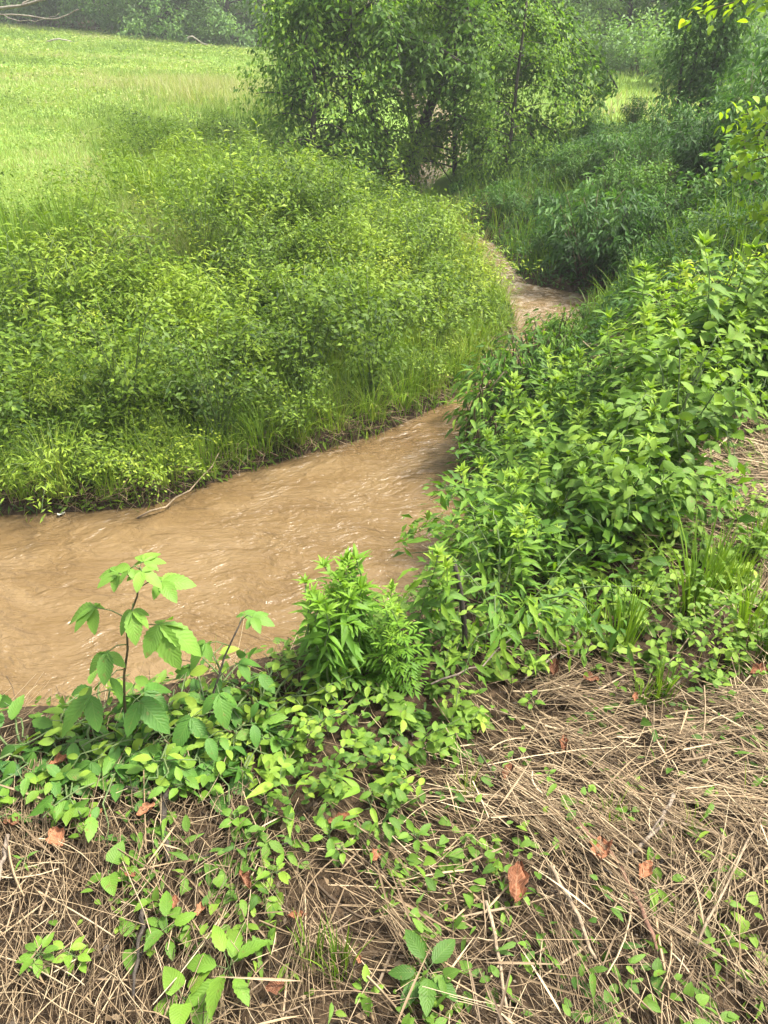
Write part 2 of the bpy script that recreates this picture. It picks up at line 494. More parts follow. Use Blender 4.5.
class Kind:
    """several variants of one plant; the first use of a variant moves its original, later uses copy it"""
    def __init__(s, roots): s.roots = roots; s.used = [False] * len(roots)
    def place(s, i, loc, rotz, scale, label, tilt=(0, 0), group=None):
        i %= len(s.roots)
        r = s.roots[i]
        if not s.used[i]:
            s.used[i] = True
            r.location = loc; r.rotation_euler = (tilt[0], tilt[1], rotz); r.scale = (scale,) * 3
            r['label'] = label
        else:
            r = dup(r, loc, rotz, scale, label, tilt)
        if group: r['group'] = group
        return r
    def drop_unused(s):
        for r, u in zip(s.roots, s.used):
            if not u:
                for c in list(r.children): bpy.data.objects.remove(c)
                bpy.data.objects.remove(r)

def U(a, b, n=None): return rng.uniform(a, b, n)

def sample_poly(pix, n, lift=0.0):
    """n points, evenly spread, inside the plan outline whose corners are seen at these pixels"""
    P = np.array([hit(*p, lift)[:2] for p in pix])
    lo, hi = P.min(0), P.max(0)
    out = []
    while len(out) < n:
        c = np.column_stack([U(lo[0], hi[0], 400), U(lo[1], hi[1], 400)])
        out += list(c[inside(P, c[:, 0], c[:, 1])])
    return np.array(out[:n])

def spaced(pix, n, dmin, tries=4000):
    P = np.array([hit(*p)[:2] for p in pix]); lo, hi = P.min(0), P.max(0)
    out = []
    for _ in range(tries):
        c = np.array([U(lo[0], hi[0]), U(lo[1], hi[1])])
        if not inside(P, c[:1], c[1:])[0]: continue
        if all((c[0] - q[0]) ** 2 + (c[1] - q[1]) ** 2 > dmin * dmin for q in out):
            out.append(c)
            if len(out) >= n: break
    return np.array(out)

def to_px(x, y, z):
    X, Y, Z = np.asarray(x), np.asarray(y), np.asarray(z) - EYE
    dep = Y * CP - Z * SP
    return 384 + FPX * X / dep, 512 - FPX * (Y * SP + Z * CP) / dep

# ------------------------------------------------------------------ ground and water
def build_ground():
    nx, ny = 460, 520
    u = np.linspace(-5.25, 5.25, nx); xs = 1.0 * np.sinh(u)
    v = np.linspace(-2.7, 5.6, ny); ys = 3.0 + 1.0 * np.sinh(v) * np.where(v > 0, 1.1, 1)
    X, Y = np.meshgrid(xs, ys)
    info = ground_info(X.ravel(), Y.ravel())
    Z = ground(X.ravel(), Y.ravel(), info)
    dl, dr, ins, left, wob = info
    s = Soup()
    i = np.arange(nx * ny).reshape(ny, nx)
    F = np.stack([i[:-1, :-1], i[:-1, 1:], i[1:, 1:], i[1:, :-1]], -1).reshape(-1, 4)
    s.raw(np.column_stack([X.ravel(), Y.ravel(), Z]), F)
    o = s.obj('ground', M['ground'])
    turf = np.where(left, sstep(.25, .8, dl), sstep(13, 16, Y.ravel()))
    turf = np.where(ins, 0, turf) * (1 - .9 * sstep(47, 50, Y.ravel()))
    a = o.data.attributes.new('turf', 'FLOAT', 'POINT'); a.data.foreach_set('value', turf.astype(np.float32))
    tag(o, kind='structure')
build_ground()

def build_water():
    s = Soup()
    V, F = [], []
    # a strip that follows the two banks, tucked slightly under them
    n = 160
    def resample(P):
        seg = np.r_[0, np.cumsum(np.linalg.norm(np.diff(P, axis=0), axis=1))]
        t = np.linspace(0, seg[-1], n)
        return np.column_stack([np.interp(t, seg, P[:, 0]), np.interp(t, seg, P[:, 1])])
    x = np.linspace(-40, 14, 280); y = np.r_[np.linspace(1.5, 14, 240), np.linspace(14.3, 48, 60)]
    X, Y = np.meshgrid(x, y)
    i = np.arange(X.size).reshape(X.shape)
    F = np.stack([i[:-1, :-1], i[:-1, 1:], i[1:, 1:], i[1:, :-1]], -1).reshape(-1, 4)
    c = np.column_stack([X.ravel(), Y.ravel()])[F].mean(1)
    keep = inside(POLY, c[:, 0], c[:, 1]) | (np.minimum(dist_line(LEFT, c[:, 0], c[:, 1]), dist_line(RIGHT, c[:, 0], c[:, 1])) < .35)
    F = F[keep]
    used = np.unique(F); remap = np.full(X.size, -1); remap[used] = np.arange(len(used))
    s.raw(np.column_stack([X.ravel()[used], Y.ravel()[used], np.full(len(used), WATER_Z)]), remap[F])
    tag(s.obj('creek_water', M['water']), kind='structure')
build_water()

# ------------------------------------------------------------------ plant builders (each one a thing: stems and leaves are its parts)
LANCE = leaf_tpl(5, .27, .35, .35, 'lance')
LANCE_T = leaf_tpl(9, .34, .3, .3, 'lance', .10)
OVAL = leaf_tpl(4, .55, .25, .25, 'oval')
OVAL_T = leaf_tpl(11, .5, .3, .3, 'oval', .09)
HEART = leaf_tpl(6, .8, .2, .2, 'heart')
LOW = leaf_tpl(2, .5, .25, .2, 'oval')
LOWL = leaf_tpl(2, .3, .3, .3, 'lance')
Q = quad_tpl()
QL = quad_tpl(.34)

def stem_curve(h, lean, az, n=7, wig=.01):
    t = np.linspace(0, 1, n)
    x = lean * h * t ** 1.7
    return np.column_stack([x * math.sin(az) + rng.normal(0, wig, n) * t, x * math.cos(az) + rng.normal(0, wig, n) * t, h * t])

def at_t(P, t):
    k = np.linspace(0, 1, len(P))
    return np.column_stack([np.interp(t, k, P[:, j]) for j in range(3)])

def make_leafy_weed(h, stems=2, tpl=LANCE_T, ls=.13, name='leafy_weed', mat='weed', cat='weed'):
    root = thing(name, 'x', cat)
    st, lf = Soup(), Soup()
    for _ in range(stems):
        hh = h * U(.75, 1.05)
        P = stem_curve(hh, U(.05, .3), U(0, 6.28)); P[:, :2] += rng.normal(0, .035 if stems > 1 else 0, 2)
        st.tube(P, .0055, .002, 5)
        a0 = U(0, 3.14)
        nodes = int(hh / .040)
        for k in range(nodes):
            t = .16 + .84 * (k / (nodes - 1)) ** .9
            m = 2 + (k % 2)
            az = a0 + k * 1.57 + np.arange(m) * 2 * math.pi / m + rng.normal(0, .2, m)
            young = max(0, (t - .72) / .28)
            size = ls * (1 - .45 * young) * U(.75, 1.15, m) * (.7 + .3 * min(1, t / .3))
            el = np.full(m, -.05 + .9 * young) + rng.normal(0, .2, m)
            lf.leaves(tpl, np.repeat(at_t(P, [t]), m, 0), az, el, size, .28 + .3 * t + .35 * young + rng.normal(0, .09, m), .3)
        m = 9
        lf.leaves(tpl, np.repeat(P[-1:], m, 0), np.arange(m) * 2.4 + U(0, 1), U(.45, 1.25, m), ls * U(.35, .65, m), .82 + rng.normal(0, .08, m), .3)
    st.obj('stem', M['stem'], root); lf.obj('leaves', M[mat], root)
    return root

def make_ragweed(h, stems=4):
    root = thing('ragweed', 'x', 'weed')
    st, lf = Soup(), Soup()
    for _ in range(stems):
        hh = h * U(.7, 1.05)
        P = stem_curve(hh, U(.02, .2), U(0, 6.28)); P[:, :2] += rng.normal(0, .05, 2)
        st.tube(P, .005, .002, 5)
        nodes = int(hh / .035)
        for k in range(nodes):
            t = .12 + .88 * k / (nodes - 1)
            young = max(0, (t - .7) / .3)
            for az in (k * 1.57 + U(0, .4), k * 1.57 + math.pi + U(0, .4)):
                L = .10 * (1 - .5 * young) * U(.8, 1.15); el = .15 + .9 * young + rng.normal(0, .15)
                d = np.array([math.sin(az) * math.cos(el), math.cos(az) * math.cos(el), math.sin(el)])
                side = np.array([math.cos(az), -math.sin(az), 0])
                b = at_t(P, [t])[0]
                T, D, S = [], [], []
                for q in range(1, 4):
                    for sg in (-1, 1):
                        T.append(b + d * L * q / 4 + np.array([0, 0, -.15 * L * (q / 4) ** 2])); D.append(d * 1.1 + side * sg); S.append(L * (.66 - .10 * q))
                T.append(b + d * L * .7); D.append(d); S.append(L * .62)
                n = len(T)
                lf.add(LOWL, frames(np.array(D), np.array([0, 0, 1.]) + rng.normal(0, .15, (n, 3)), S), np.array(T), np.full(n, .35 + .25 * t + .35 * young + rng.normal(0, .08)))
    st.obj('stem', M['stem'], root); lf.obj('leaves', M['feather'], root)
    return root

def make_grass(h, blades, spread=.06, width=.006, lo=.35, hi=.75, name='grass_tuft', bend=.9):
    root_s = Soup()
    for bnd in (.35, .8, 1.3):
        m = blades // 3
        tpl = blade_tpl(5, width / h * 1.4, bnd * bend)
        az = U(0, 6.28, m)
        d = np.stack([np.sin(az), np.cos(az), np.zeros(m)], 1)
        r = spread * np.sqrt(U(0, 1, m))
        T = np.column_stack([np.sin(az + U(-.8, .8, m)) * r, np.cos(az) * r, np.full(m, -.01)])
        root_s.add(tpl, frames(d + rng.normal(0, .1, (m, 3)) * [1, 1, .6] + [0, 0, .1], np.array([0, 0, 1.]) + d * U(-.15, .65, (m, 1)) + rng.normal(0, .12, (m, 3)), h * U(.35, 1.05, m)), T, U(lo, hi, m))
    o = root_s.obj(name, M['grass'])
    tag(o, 'x', 'grass')
    return o

def make_seedling(leaves, ls, tpl=OVAL_T, h=.06, mat='seedling', name='seedling', lo=.4, hi=.8):
    root = thing(name, 'x', 'seedling')
    st, lf = Soup(), Soup()
    P = stem_curve(h, U(0, .5), U(0, 6.28), 5, .003)
    st.tube(P, .0022, .0012, 5)
    a0 = U(0, 6.28)
    n = leaves
    t = np.linspace(.35, 1, n)
    az = a0 + np.arange(n) * 2.4
    B = at_t(P, t)
    el = .15 + .45 * t + rng.normal(0, .2, n)
    pet = ls * .35
    d = np.stack([np.sin(az) * np.cos(el), np.cos(az) * np.cos(el), np.sin(el)], 1)
    for k in range(n):
        st.tube([B[k], B[k] + d[k] * pet * .5 + [0, 0, .002], B[k] + d[k] * pet], .001, .0008, 4)
    lf.leaves(tpl, B + d * pet, az, el - .25, ls * U(.75, 1.1, n), U(lo, hi, n), .25)
    st.obj('stem', M['stem'], root); lf.obj('leaves', M[mat], root)
    return root

def make_sprig(n=12, ls=.045, h=.16, mat='cover', tpl=OVAL, name='leafy_sprig'):
    """a low trailing shoot with paired oval leaves"""
    root = thing(name, 'x', 'weed')
    st, lf = Soup(), Soup()
    for _ in range(3):
        P = stem_curve(h * U(.7, 1.2), U(.5, 1.2), U(0, 6.28), 6, .01)
        st.tube(P, .0018, .0009, 5)
        t = np.repeat(np.linspace(.15, 1, n // 2), 2)
        az = np.arange(len(t)) * math.pi + np.repeat(np.arange(n // 2) * 1.3, 2) + U(0, 6)
        lf.leaves(tpl, at_t(P, t), az, U(-.1, .5, len(t)), ls * (1.1 - .5 * t) * U(.8, 1.2, len(t)), .3 + .45 * t + rng.normal(0, .1, len(t)), .3)
    st.obj('stem', M['stem'], root); lf.obj('leaves', M[mat], root)
    return root

def make_mound(rad, h, n, ls, tpl=LOW, mat='bank', name='bramble_mound', cat='bramble', hue=.5):
    """a low thicket: arching canes and leaf sprays"""
    root = thing(name, 'x', cat)
    st, lf = Soup(), Soup()
    canes = 16
    per = n // canes
    for c in range(canes):
        az = c * 2.4 + U(0, .6); L = rad * U(.55, 1.25); hh = h * U(.55, 1.1)
        t = np.linspace(0, 1, 8)
        r = L * t
        z = hh * np.sin(np.minimum(t * 2.2, 2.5)) / 1.0
        P = np.column_stack([r * math.sin(az), r * math.cos(az), z]) + np.cumsum(rng.normal(0, .012, (8, 3)), 0)
        st.tube(P, .004, .0015, 4)
        tt = U(.12, 1, per) ** .8
        B = at_t(P, tt) + rng.normal(0, 1, (per, 3)) * np.array([.30, .30, .16]) * rad * .42
        B[:, 2] = np.maximum(B[:, 2], .01)
        a = np.arctan2(B[:, 0], B[:, 1]) + rng.normal(0, 1.1, per)
        cl = rng.normal(0, .10)
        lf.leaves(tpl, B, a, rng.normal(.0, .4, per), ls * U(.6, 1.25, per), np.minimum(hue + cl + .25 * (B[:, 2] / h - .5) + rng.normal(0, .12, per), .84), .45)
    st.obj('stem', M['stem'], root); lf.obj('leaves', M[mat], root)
    return root

def make_tall_weed(h, ls=.07, name='tall_weed', mat='bank', hue=.45):
    root = thing(name, 'x', 'weed')
    st, lf = Soup(), Soup()
    for _ in range(4):
        P = stem_curve(h * U(.6, 1.1), U(.05, .35), U(0, 6.28)); P[:, :2] += rng.normal(0, .06, 2)
        st.tube(P, .004, .0015, 4)
        n = 34
        t = np.linspace(.1, 1, n)
        lf.leaves(LOWL, at_t(P, t), np.arange(n) * 2.4 + U(0, 6), -.1 + .8 * t ** 3 + rng.normal(0, .2, n), ls * (1.2 - .6 * t) * U(.8, 1.2, n), hue + .25 * t + rng.normal(0, .08, n))
    st.obj('stem', M['stem'], root); lf.obj('leaves', M[mat], root)
    return root

def crown_sprays(lf, tips, dirs, per, ls, tpl, hue, spread, droop=.5):
    """leaf sprays hanging from every twig tip"""
    for P, d in zip(tips, dirs):
        cl = rng.normal(0, .09)
        n = max(4, int(per * U(.6, 1.3)))
        t = U(0, 1, n)
        B = P + np.outer(t, d) * spread + rng.normal(0, spread * .28, (n, 3)) - np.outer(t * t, [0, 0, droop * spread])
        a = math.atan2(d[0], d[1]) + rng.normal(0, 1.0, n)
        lf.leaves(tpl, B, a, rng.normal(-.55, .35, n), ls * U(.65, 1.25, n), hue + cl + rng.normal(0, .13, n), .35)

def limb(st, a, b, r0, r1, sag=0.0, n=7, sides=7, wig=.06):
    t = np.linspace(0, 1, n)
    a, b = np.asarray(a, float), np.asarray(b, float)
    P = a + np.outer(t, b - a)
    L = np.linalg.norm(b - a)
    P += np.cumsum(rng.normal(0, wig * L / n, (n, 3)), 0) * (np.sin(t * math.pi) ** .5)[:, None]
    P[:, 2] += sag * L * np.sin(t * math.pi)
    st.tube(P, r0, r1, sides)
    return P

def make_tree(h, base, rad, limbs, per, ls, mat='far', hue=.5, name='tree', trunk_r=.14, tpl=Q, multi=1):
    root = thing(name, 'x', 'tree')
    st, lf = Soup(), Soup()
    for m in range(multi):
        off = rng.normal(0, .3, 2) if multi > 1 else np.zeros(2)
        top = np.array([off[0] * 3 + rng.normal(0, .4), off[1] * 3 + rng.normal(0, .4), h * .93])
        T = limb(st, (off[0], off[1], -.15), top, trunk_r, .03, 0, 12, 9, .04)
        for k in range(limbs // multi):
            t = base / h + (1 - base / h) * ((k + .5) / (limbs // multi)) ** 1.7 * .97
            p = at_t(T, [t])[0]
            az = k * 2.4 + U(-.5, .5)
            prof = math.sin(math.pi * min(1, .32 + .78 * (t - base / h) / (1 - base / h))) ** .6
            L = rad * (.35 + .65 * prof) * U(.75, 1.15)
            e = p + np.array([math.sin(az) * L, math.cos(az) * L, L * U(-.15, .45) * (1 if t > .3 else .3)])
            B = limb(st, p, e, trunk_r * .35 * (1.1 - t), .008, .08, 7, 5)
            tips, dirs = [], []
            for j in range(9):
                tj = .3 + .7 * (j + U(0, 1)) / 9
                q = at_t(B, [tj])[0]; az2 = az + rng.normal(0, .9)
                d = np.array([math.sin(az2), math.cos(az2), rng.normal(-.05, .35)])
                tips.append(q + d * .25); dirs.append(d)
            crown_sprays(lf, tips, dirs, per, ls, tpl, hue, .11 * rad + .3)
    st.obj('trunk', M['bark'], root); lf.obj('crown', M[mat], root)
    return root

def make_shrub(h, rad, n, ls, mat='shrub', hue=.45, name='shrub', tpl=LOWL, droopy=-.3):
    root = thing(name, 'x', 'shrub')
    st, lf = Soup(), Soup()
    stems = 15
    for k in range(stems):
        az = k * 2.4 + U(-.4, .4); lean = U(.15, 1.0)
        b = np.array([rng.normal(0, .12), rng.normal(0, .12), -.05])
        e = np.array([math.sin(az) * rad * lean, math.cos(az) * rad * lean, h * (1.08 - .55 * lean ** 2) * U(.8, 1.1)])
        B = limb(st, b, e, .012, .004, .08, 7, 5, .08)
        m = n // stems
        sprays = 9
        for j in range(sprays):
            tj = .15 + .85 * (j + U(0, 1)) / sprays
            q = at_t(B, [tj])[0]; az2 = az + rng.normal(0, 1.2); d = np.array([math.sin(az2), math.cos(az2), U(-.3, .5)])
            c = m // sprays; t = U(0, 1, c); cl = rng.normal(0, .1)
            P = q + np.outer(t, d) * rad * .38 + rng.normal(0, rad * .09, (c, 3))
            P[:, 2] = np.maximum(P[:, 2], .02)
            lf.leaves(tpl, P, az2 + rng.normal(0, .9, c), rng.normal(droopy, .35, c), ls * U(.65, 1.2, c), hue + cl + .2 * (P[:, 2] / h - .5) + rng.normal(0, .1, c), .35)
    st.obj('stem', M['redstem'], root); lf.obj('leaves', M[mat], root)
    return root

rng = np.random.default_rng(101)
# ------------------------------------------------------------------ far woods and shrubs
def loc_at(x, y, sink=0.0): return (x, y, gz(x, y) - sink)

def px_loc(px, Y, sink=0.0):
    """point on the ground at forward distance Y in the direction of picture column px (at eye level)"""
    z = 0.0
    for _ in range(3):
        x = (px - 384) / FPX * (Y * CP + (EYE - z) * SP)
        z = gz(x, Y)
    return loc_at(x, Y, sink)

far_trees = Kind([make_tree(9, .5, 3.0, 34, 34, .22, hue=.42, name='broadleaf_tree'),
                  make_tree(8, .4, 2.8, 34, 34, .20, hue=.52, name='broadleaf_tree'),
                  make_tree(10, .9, 3.2, 34, 34, .22, hue=.32, name='broadleaf_tree'),
                  make_tree(7, .3, 2.6, 32, 34, .18, hue=.64, name='broadleaf_tree')])
wood = [  # column, distance, variant, scale, label
    (-70, 52, 2, 1.0, 'dark tree at the wood edge beyond the bare pale branches'),
    (25, 53, 0, 1.0, 'dark leafy tree at the meadow top right behind the bare pale branches'),
    (75, 54, 2, 1.1, 'deeply shaded tree in the wood just past the tip of the bare branches'),
    (120, 52, 0, 1.0, 'dark tree at the meadow top between the bare branches and the pale fallen limb'),
    (165, 49, 3, 1.1, 'pale green round-crowned tree low over the meadow top beside the fallen limb'),
    (198, 52, 1, 1.0, 'dark tree directly behind the pale fallen limb at the wood edge'),
    (232, 50, 0, 1.0, 'wood-edge tree whose boughs meet the drooping creek tree'),
    (262, 54, 2, 1.0, 'dark wood tree partly hidden by the drooping creek tree'),
    (45, 60, 1, 1.2, 'tall tree deep in the wood behind the bare pale branches'),
    (95, 62, 0, 1.2, 'tall shaded tree deep in the wood above the meadow middle'),
    (145, 61, 2, 1.2, 'tall dark tree deep in the wood behind the pale round-crowned tree'),
    (215, 62, 1, 1.2, 'tall tree deep in the wood behind the pale fallen limb'),
    (-20, 63, 2, 1.2, 'tall dark tree deep in the wood at the meadow corner'),
]
for i, (px, Y, v, s, lab) in enumerate(wood):
    far_trees.place(v, px_loc(px, Y), i * 1.7, s, lab, group='trees of the wood above the meadow')
edge = [
    (548, 37, 3, .9, 'small pale tree behind the far field, left of its hazy wood'),
    (585, 40, 1, 1.0, 'hazy tree straight behind the sunlit far field'),
    (622, 36, 3, .9, 'bushy hazy tree at the back edge of the far field'),
    (655, 43, 0, 1.1, 'tall hazy blue-green tree behind the vine-hung sapling'),
    (600, 52, 0, 1.3, 'faint tall tree farthest back above the far field'),
    (690, 36, 1, 1.0, 'grey-green hazy tree behind the vine-hung sapling trunk'),
    (735, 33, 0, .9, 'hazy grey-green tree above the yellow-leaved bough'),
    (790, 36, 2, 1.0, 'tall hazy tree at the corner above the right bank'),
    (500, 45, 2, 1.1, 'hazy tree showing through the creek tree boughs'),
    (440, 48, 0, 1.1, 'hazy tree hidden behind the creek tree crown'),
    (380, 50, 1, 1.1, 'hazy tree behind the creek tree trunk'),
    (700, 55, 2, 1.4, 'tall faint tree deep behind the hazy grey-green trees'),
]
for i, (px, Y, v, s, lab) in enumerate(edge):
    far_trees.place(v, px_loc(px, Y), 2 + i * 1.3, s, lab, group='hazy trees behind the far field')
far_trees.drop_unused()

far_bushes = Kind([make_shrub(1.7, 1.3, 2000, .13, 'far', .55, 'field_bush', Q), make_shrub(1.3, 1.2, 1800, .12, 'far', .7, 'field_bush', Q)])
for i, (px, Y, v, s, lab) in enumerate([
    (560, 31, 1, .8, 'low bush at the back of the far field beside the creek tree boughs'),
    (592, 33, 0, 1.0, 'rounded bush in the middle of the far field back edge'),
    (618, 32, 1, .7, 'smallest bush on the far field back edge'),
    (640, 31, 0, 1.1, 'large bush at the far field edge against the vine-hung sapling'),
    (668, 27, 0, 1.1, 'bush on the far field close behind the vine-hung sapling'),
    (705, 25, 0, 1.2, 'big bush behind the dark right-bank shrubs'),
    (745, 23, 0, 1.2, 'bush behind the yellow-leaved bough'),
    (130, 49, 0, .9, 'dark bush at the foot of the wood above the meadow'),
    (215, 48, 0, .9, 'dark bush at the wood foot beside the pale fallen limb')]):
    far_bushes.place(v, px_loc(px, Y), i * 2.1, s, lab, group='bushes along the field edges')
far_bushes.drop_unused()

rng = np.random.default_rng(102)
# ------------------------------------------------------------------ the big drooping tree over the creek
def big_tree():
    b = hit(392, 182)
    root = thing('creek_tree', 'large dark-trunked tree with drooping boughs overhanging the creek bend', 'tree', tuple(b))
    st, lf = Soup(), Soup()
    def W(px, py, dy=0.0):
        d = ray(px, py); y = b[1] + dy
        return np.array([d[0] * y / d[1] - b[0], dy, EYE + d[2] * y / d[1] - b[2]])
    trunk = [W(392, 190), W(388, 150, .05), W(376, 118, .1), W(360, 85, .15), W(350, 48, .2), W(340, 5, .2), W(330, -60, .3), W(335, -170, .3), W(345, -300, .2)]
    T = np.array(trunk)
    st.tube(at_t(T, np.linspace(0, 1, 18)), .15, .05, 10, bulge=1 + rng.normal(0, .06, 18))
    second = np.array([W(398, 190), W(418, 140, .2), W(440, 80, .4), W(455, 10, .5), W(470, -110, .6), W(480, -240, .6)])
    st.tube(at_t(second, np.linspace(0, 1, 14)), .13, .04, 10, bulge=1 + rng.normal(0, .06, 14))
    limbs = []
    def L(pts, r0, r1=.012):
        P = np.array(pts); P = at_t(P, np.linspace(0, 1, 9)) + rng.normal(0, .012, (9, 3))
        st.tube(P, r0, r1, 7); limbs.append(P)
    # limbs seen in the photograph
    L([W(352, 50, .2), W(325, 35, 0), W(306, 18, -.2), W(295, -15, -.4)], .05)
    L([W(330, 38, .1), W(318, 12, 0), W(308, -25, 0)], .025)
    L([W(418, 135, .2), W(440, 125, -.3), W(470, 112, -.7), W(520, 110, -1.0), (W(560, 135, -1.1))], .035)
    L([W(400, 172, .0), W(425, 158, -.4), W(440, 165, -.6), W(452, 182, -.7), W(461, 198, -.7)], .02, .008)
    L([W(440, 80, .4), W(490, 60, -.2), W(540, 62, -.7), W(590, 90, -.9)], .04)
    L([W(452, 20, .5), W(505, 5, .2), W(560, 20, -.1), W(600, 60, -.3)], .04)
    L([W(376, 60, .15), W(400, 40, -.7), W(420, 50, -1.2), W(440, 90, -1.6)], .035)
    L([W(345, 30, .2), W(370, 0, -.7), W(390, 15, -1.4), W(400, 60, -1.8)], .035)
    L([W(350, 48, .2), W(318, 40, .4), W(298, 60, .3), W(285, 85, .2)], .03)
    L([W(340, 5, .2), W(305, -30, .2), W(285, -10, 0), W(278, 30, -.2)], .03)
    L([W(340, 5, .2), W(320, -30, -.8), W(310, 0, -1.3), W(305, 50, -1.5)], .03)
    L([W(455, 10, .5), W(460, -20, -.5), W(470, 20, -1.2), W(485, 80, -1.5)], .03)
    L([W(440, 80, .4), W(475, 84, -.4), W(520, 118, -.9), W(556, 172, -1.1), W(566, 205, -1.1)], .03)
    L([W(452, 40, .4), W(520, 55, -.3), W(575, 92, -.8), W(590, 150, -.9), W(580, 195, -.9)], .03)
    L([W(420, 130, .2), W(455, 112, -.7), W(490, 140, -1.3), W(512, 200, -1.5)], .025)
    L([W(455, 10, .5), W(540, 15, 0), W(590, 45, -.2), W(618, 88, -.3)], .03)
    L([W(385, 140, .1), W(360, 118, -.5), W(335, 120, -.8), W(318, 140, -.9)], .02)
    L([W(350, 48, .2), W(370, 30, -.9), W(425, 40, -1.5), W(480, 70, -1.8)], .025)
    L([W(345, 30, .2), W(400, -10, -.5), W(450, 10, -1.0), W(520, 60, -1.3)], .025)
    L([W(350, 48, .2), W(318, 55, -.6), W(300, 78, -.8), W(290, 112, -.8)], .02)
    L([W(470, -60, .5), W(520, -30, -.4), W(560, 20, -.8), W(575, 70, -1.0)], .02)
    nseen = len(limbs)
    for i in range(26):                        # the rest of the crown, above the frame
        t = .55 + .45 * (i % 13) / 13
        P0 = at_t(T if i % 2 else second, [t])[0]
        az = i * 2.4
        R = U(1.8, 3.0)
        e = P0 + np.array([math.sin(az) * R, math.cos(az) * R * .9, U(-.6, .9)])
        P = limb(st, P0, e, .035, .01, .1, 8, 6); limbs.append(P)
    for q, P in enumerate(limbs):
        seen = q < nseen
        if q == 3: continue                 # the bare dead twig
        n = 24 if seen else 16
        for j in range(n):
            t = .18 + .82 * (j + U(0, 1)) / n
            c = at_t(P, [t])[0]
            az = U(0, 6.28); d = np.array([math.sin(az), math.cos(az), U(-.3, .4)])
            Lb = U(.25, .75)
            tt = np.linspace(0, 1, 6)
            B = c + np.outer(tt, d) * Lb - np.outer(tt ** 2, [0, 0, U(.2, .75)])
            if seen: st.tube(B, .005, .002, 4)
            m = 46 if seen else 26
            ts = U(.1, 1, m)
            cl = rng.normal(0, .1)
            X = at_t(B, ts) + rng.normal(0, .085, (m, 3))
            lf.leaves(LOW if seen else Q, X, az + rng.normal(0, 1.0, m), rng.normal(-.42, .38, m), (.125 if seen else .14) * U(.65, 1.2, m), .48 + cl + rng.normal(0, .13, m), .35)
    st.obj('trunk', M['bark'], root); lf.obj('crown', M['tree'], root)
big_tree()

mid_trees = Kind([make_tree(4.2, .35, 1.5, 24, 30, .10, 'tree', .58, 'young_tree', .07, LOW),
                  make_tree(4.6, .3, 1.4, 26, 30, .10, 'tree', .72, 'young_tree', .06, LOW)])
for i, (px, Y, v, s, lab) in enumerate([
    (312, 15.2, 0, .85, 'slender young tree with hanging foliage at the meadow edge beside the creek tree'),
    (352, 15.8, 1, .9, 'yellow-green young tree behind the creek tree trunk'),
    (455, 16.5, 1, .85, 'leafy young tree behind the hanging dead twig'),
    (505, 15.0, 1, .62, 'bright young tree leaning over the creek behind the bend'),
    (418, 18.5, 0, 1.0, 'dark young tree standing behind the creek tree')]):
    mid_trees.place(v, px_loc(px, Y), i * 2.2, s, lab, group='young trees round the creek tree')
mid_trees.drop_unused()

# the vine-hung sapling by the far field, and the near bough of yellow leaves
def vine_tree():
    x, y, z = px_loc(682, 16.5)
    root = thing('vine_hung_sapling', 'slender sapling hung with vines between the far field and dark shrubs', 'tree', (x, y, z))
    st, lf = Soup(), Soup()
    for dx in (-.25, 0, .3, .55):
        P = limb(st, (dx * .6, 0, -.1), (dx * 1.5, U(-.2, .2), 4.5 + U(-.5, .3)), .03, .012, 0, 10, 6, .05)
        for t in np.linspace(.12, 1, 34):
            c = at_t(P, [t])[0]; az = U(0, 6.28)
            d = np.array([math.sin(az), math.cos(az), U(-.3, .3)])
            crown_sprays(lf, [c], [d], 70, .11, LOW, .45 + .15 * t, .40 + .4 * t, .6)
    st.obj('trunk', M['bark'], root); lf.obj('crown', M['shrub'], root)
vine_tree()

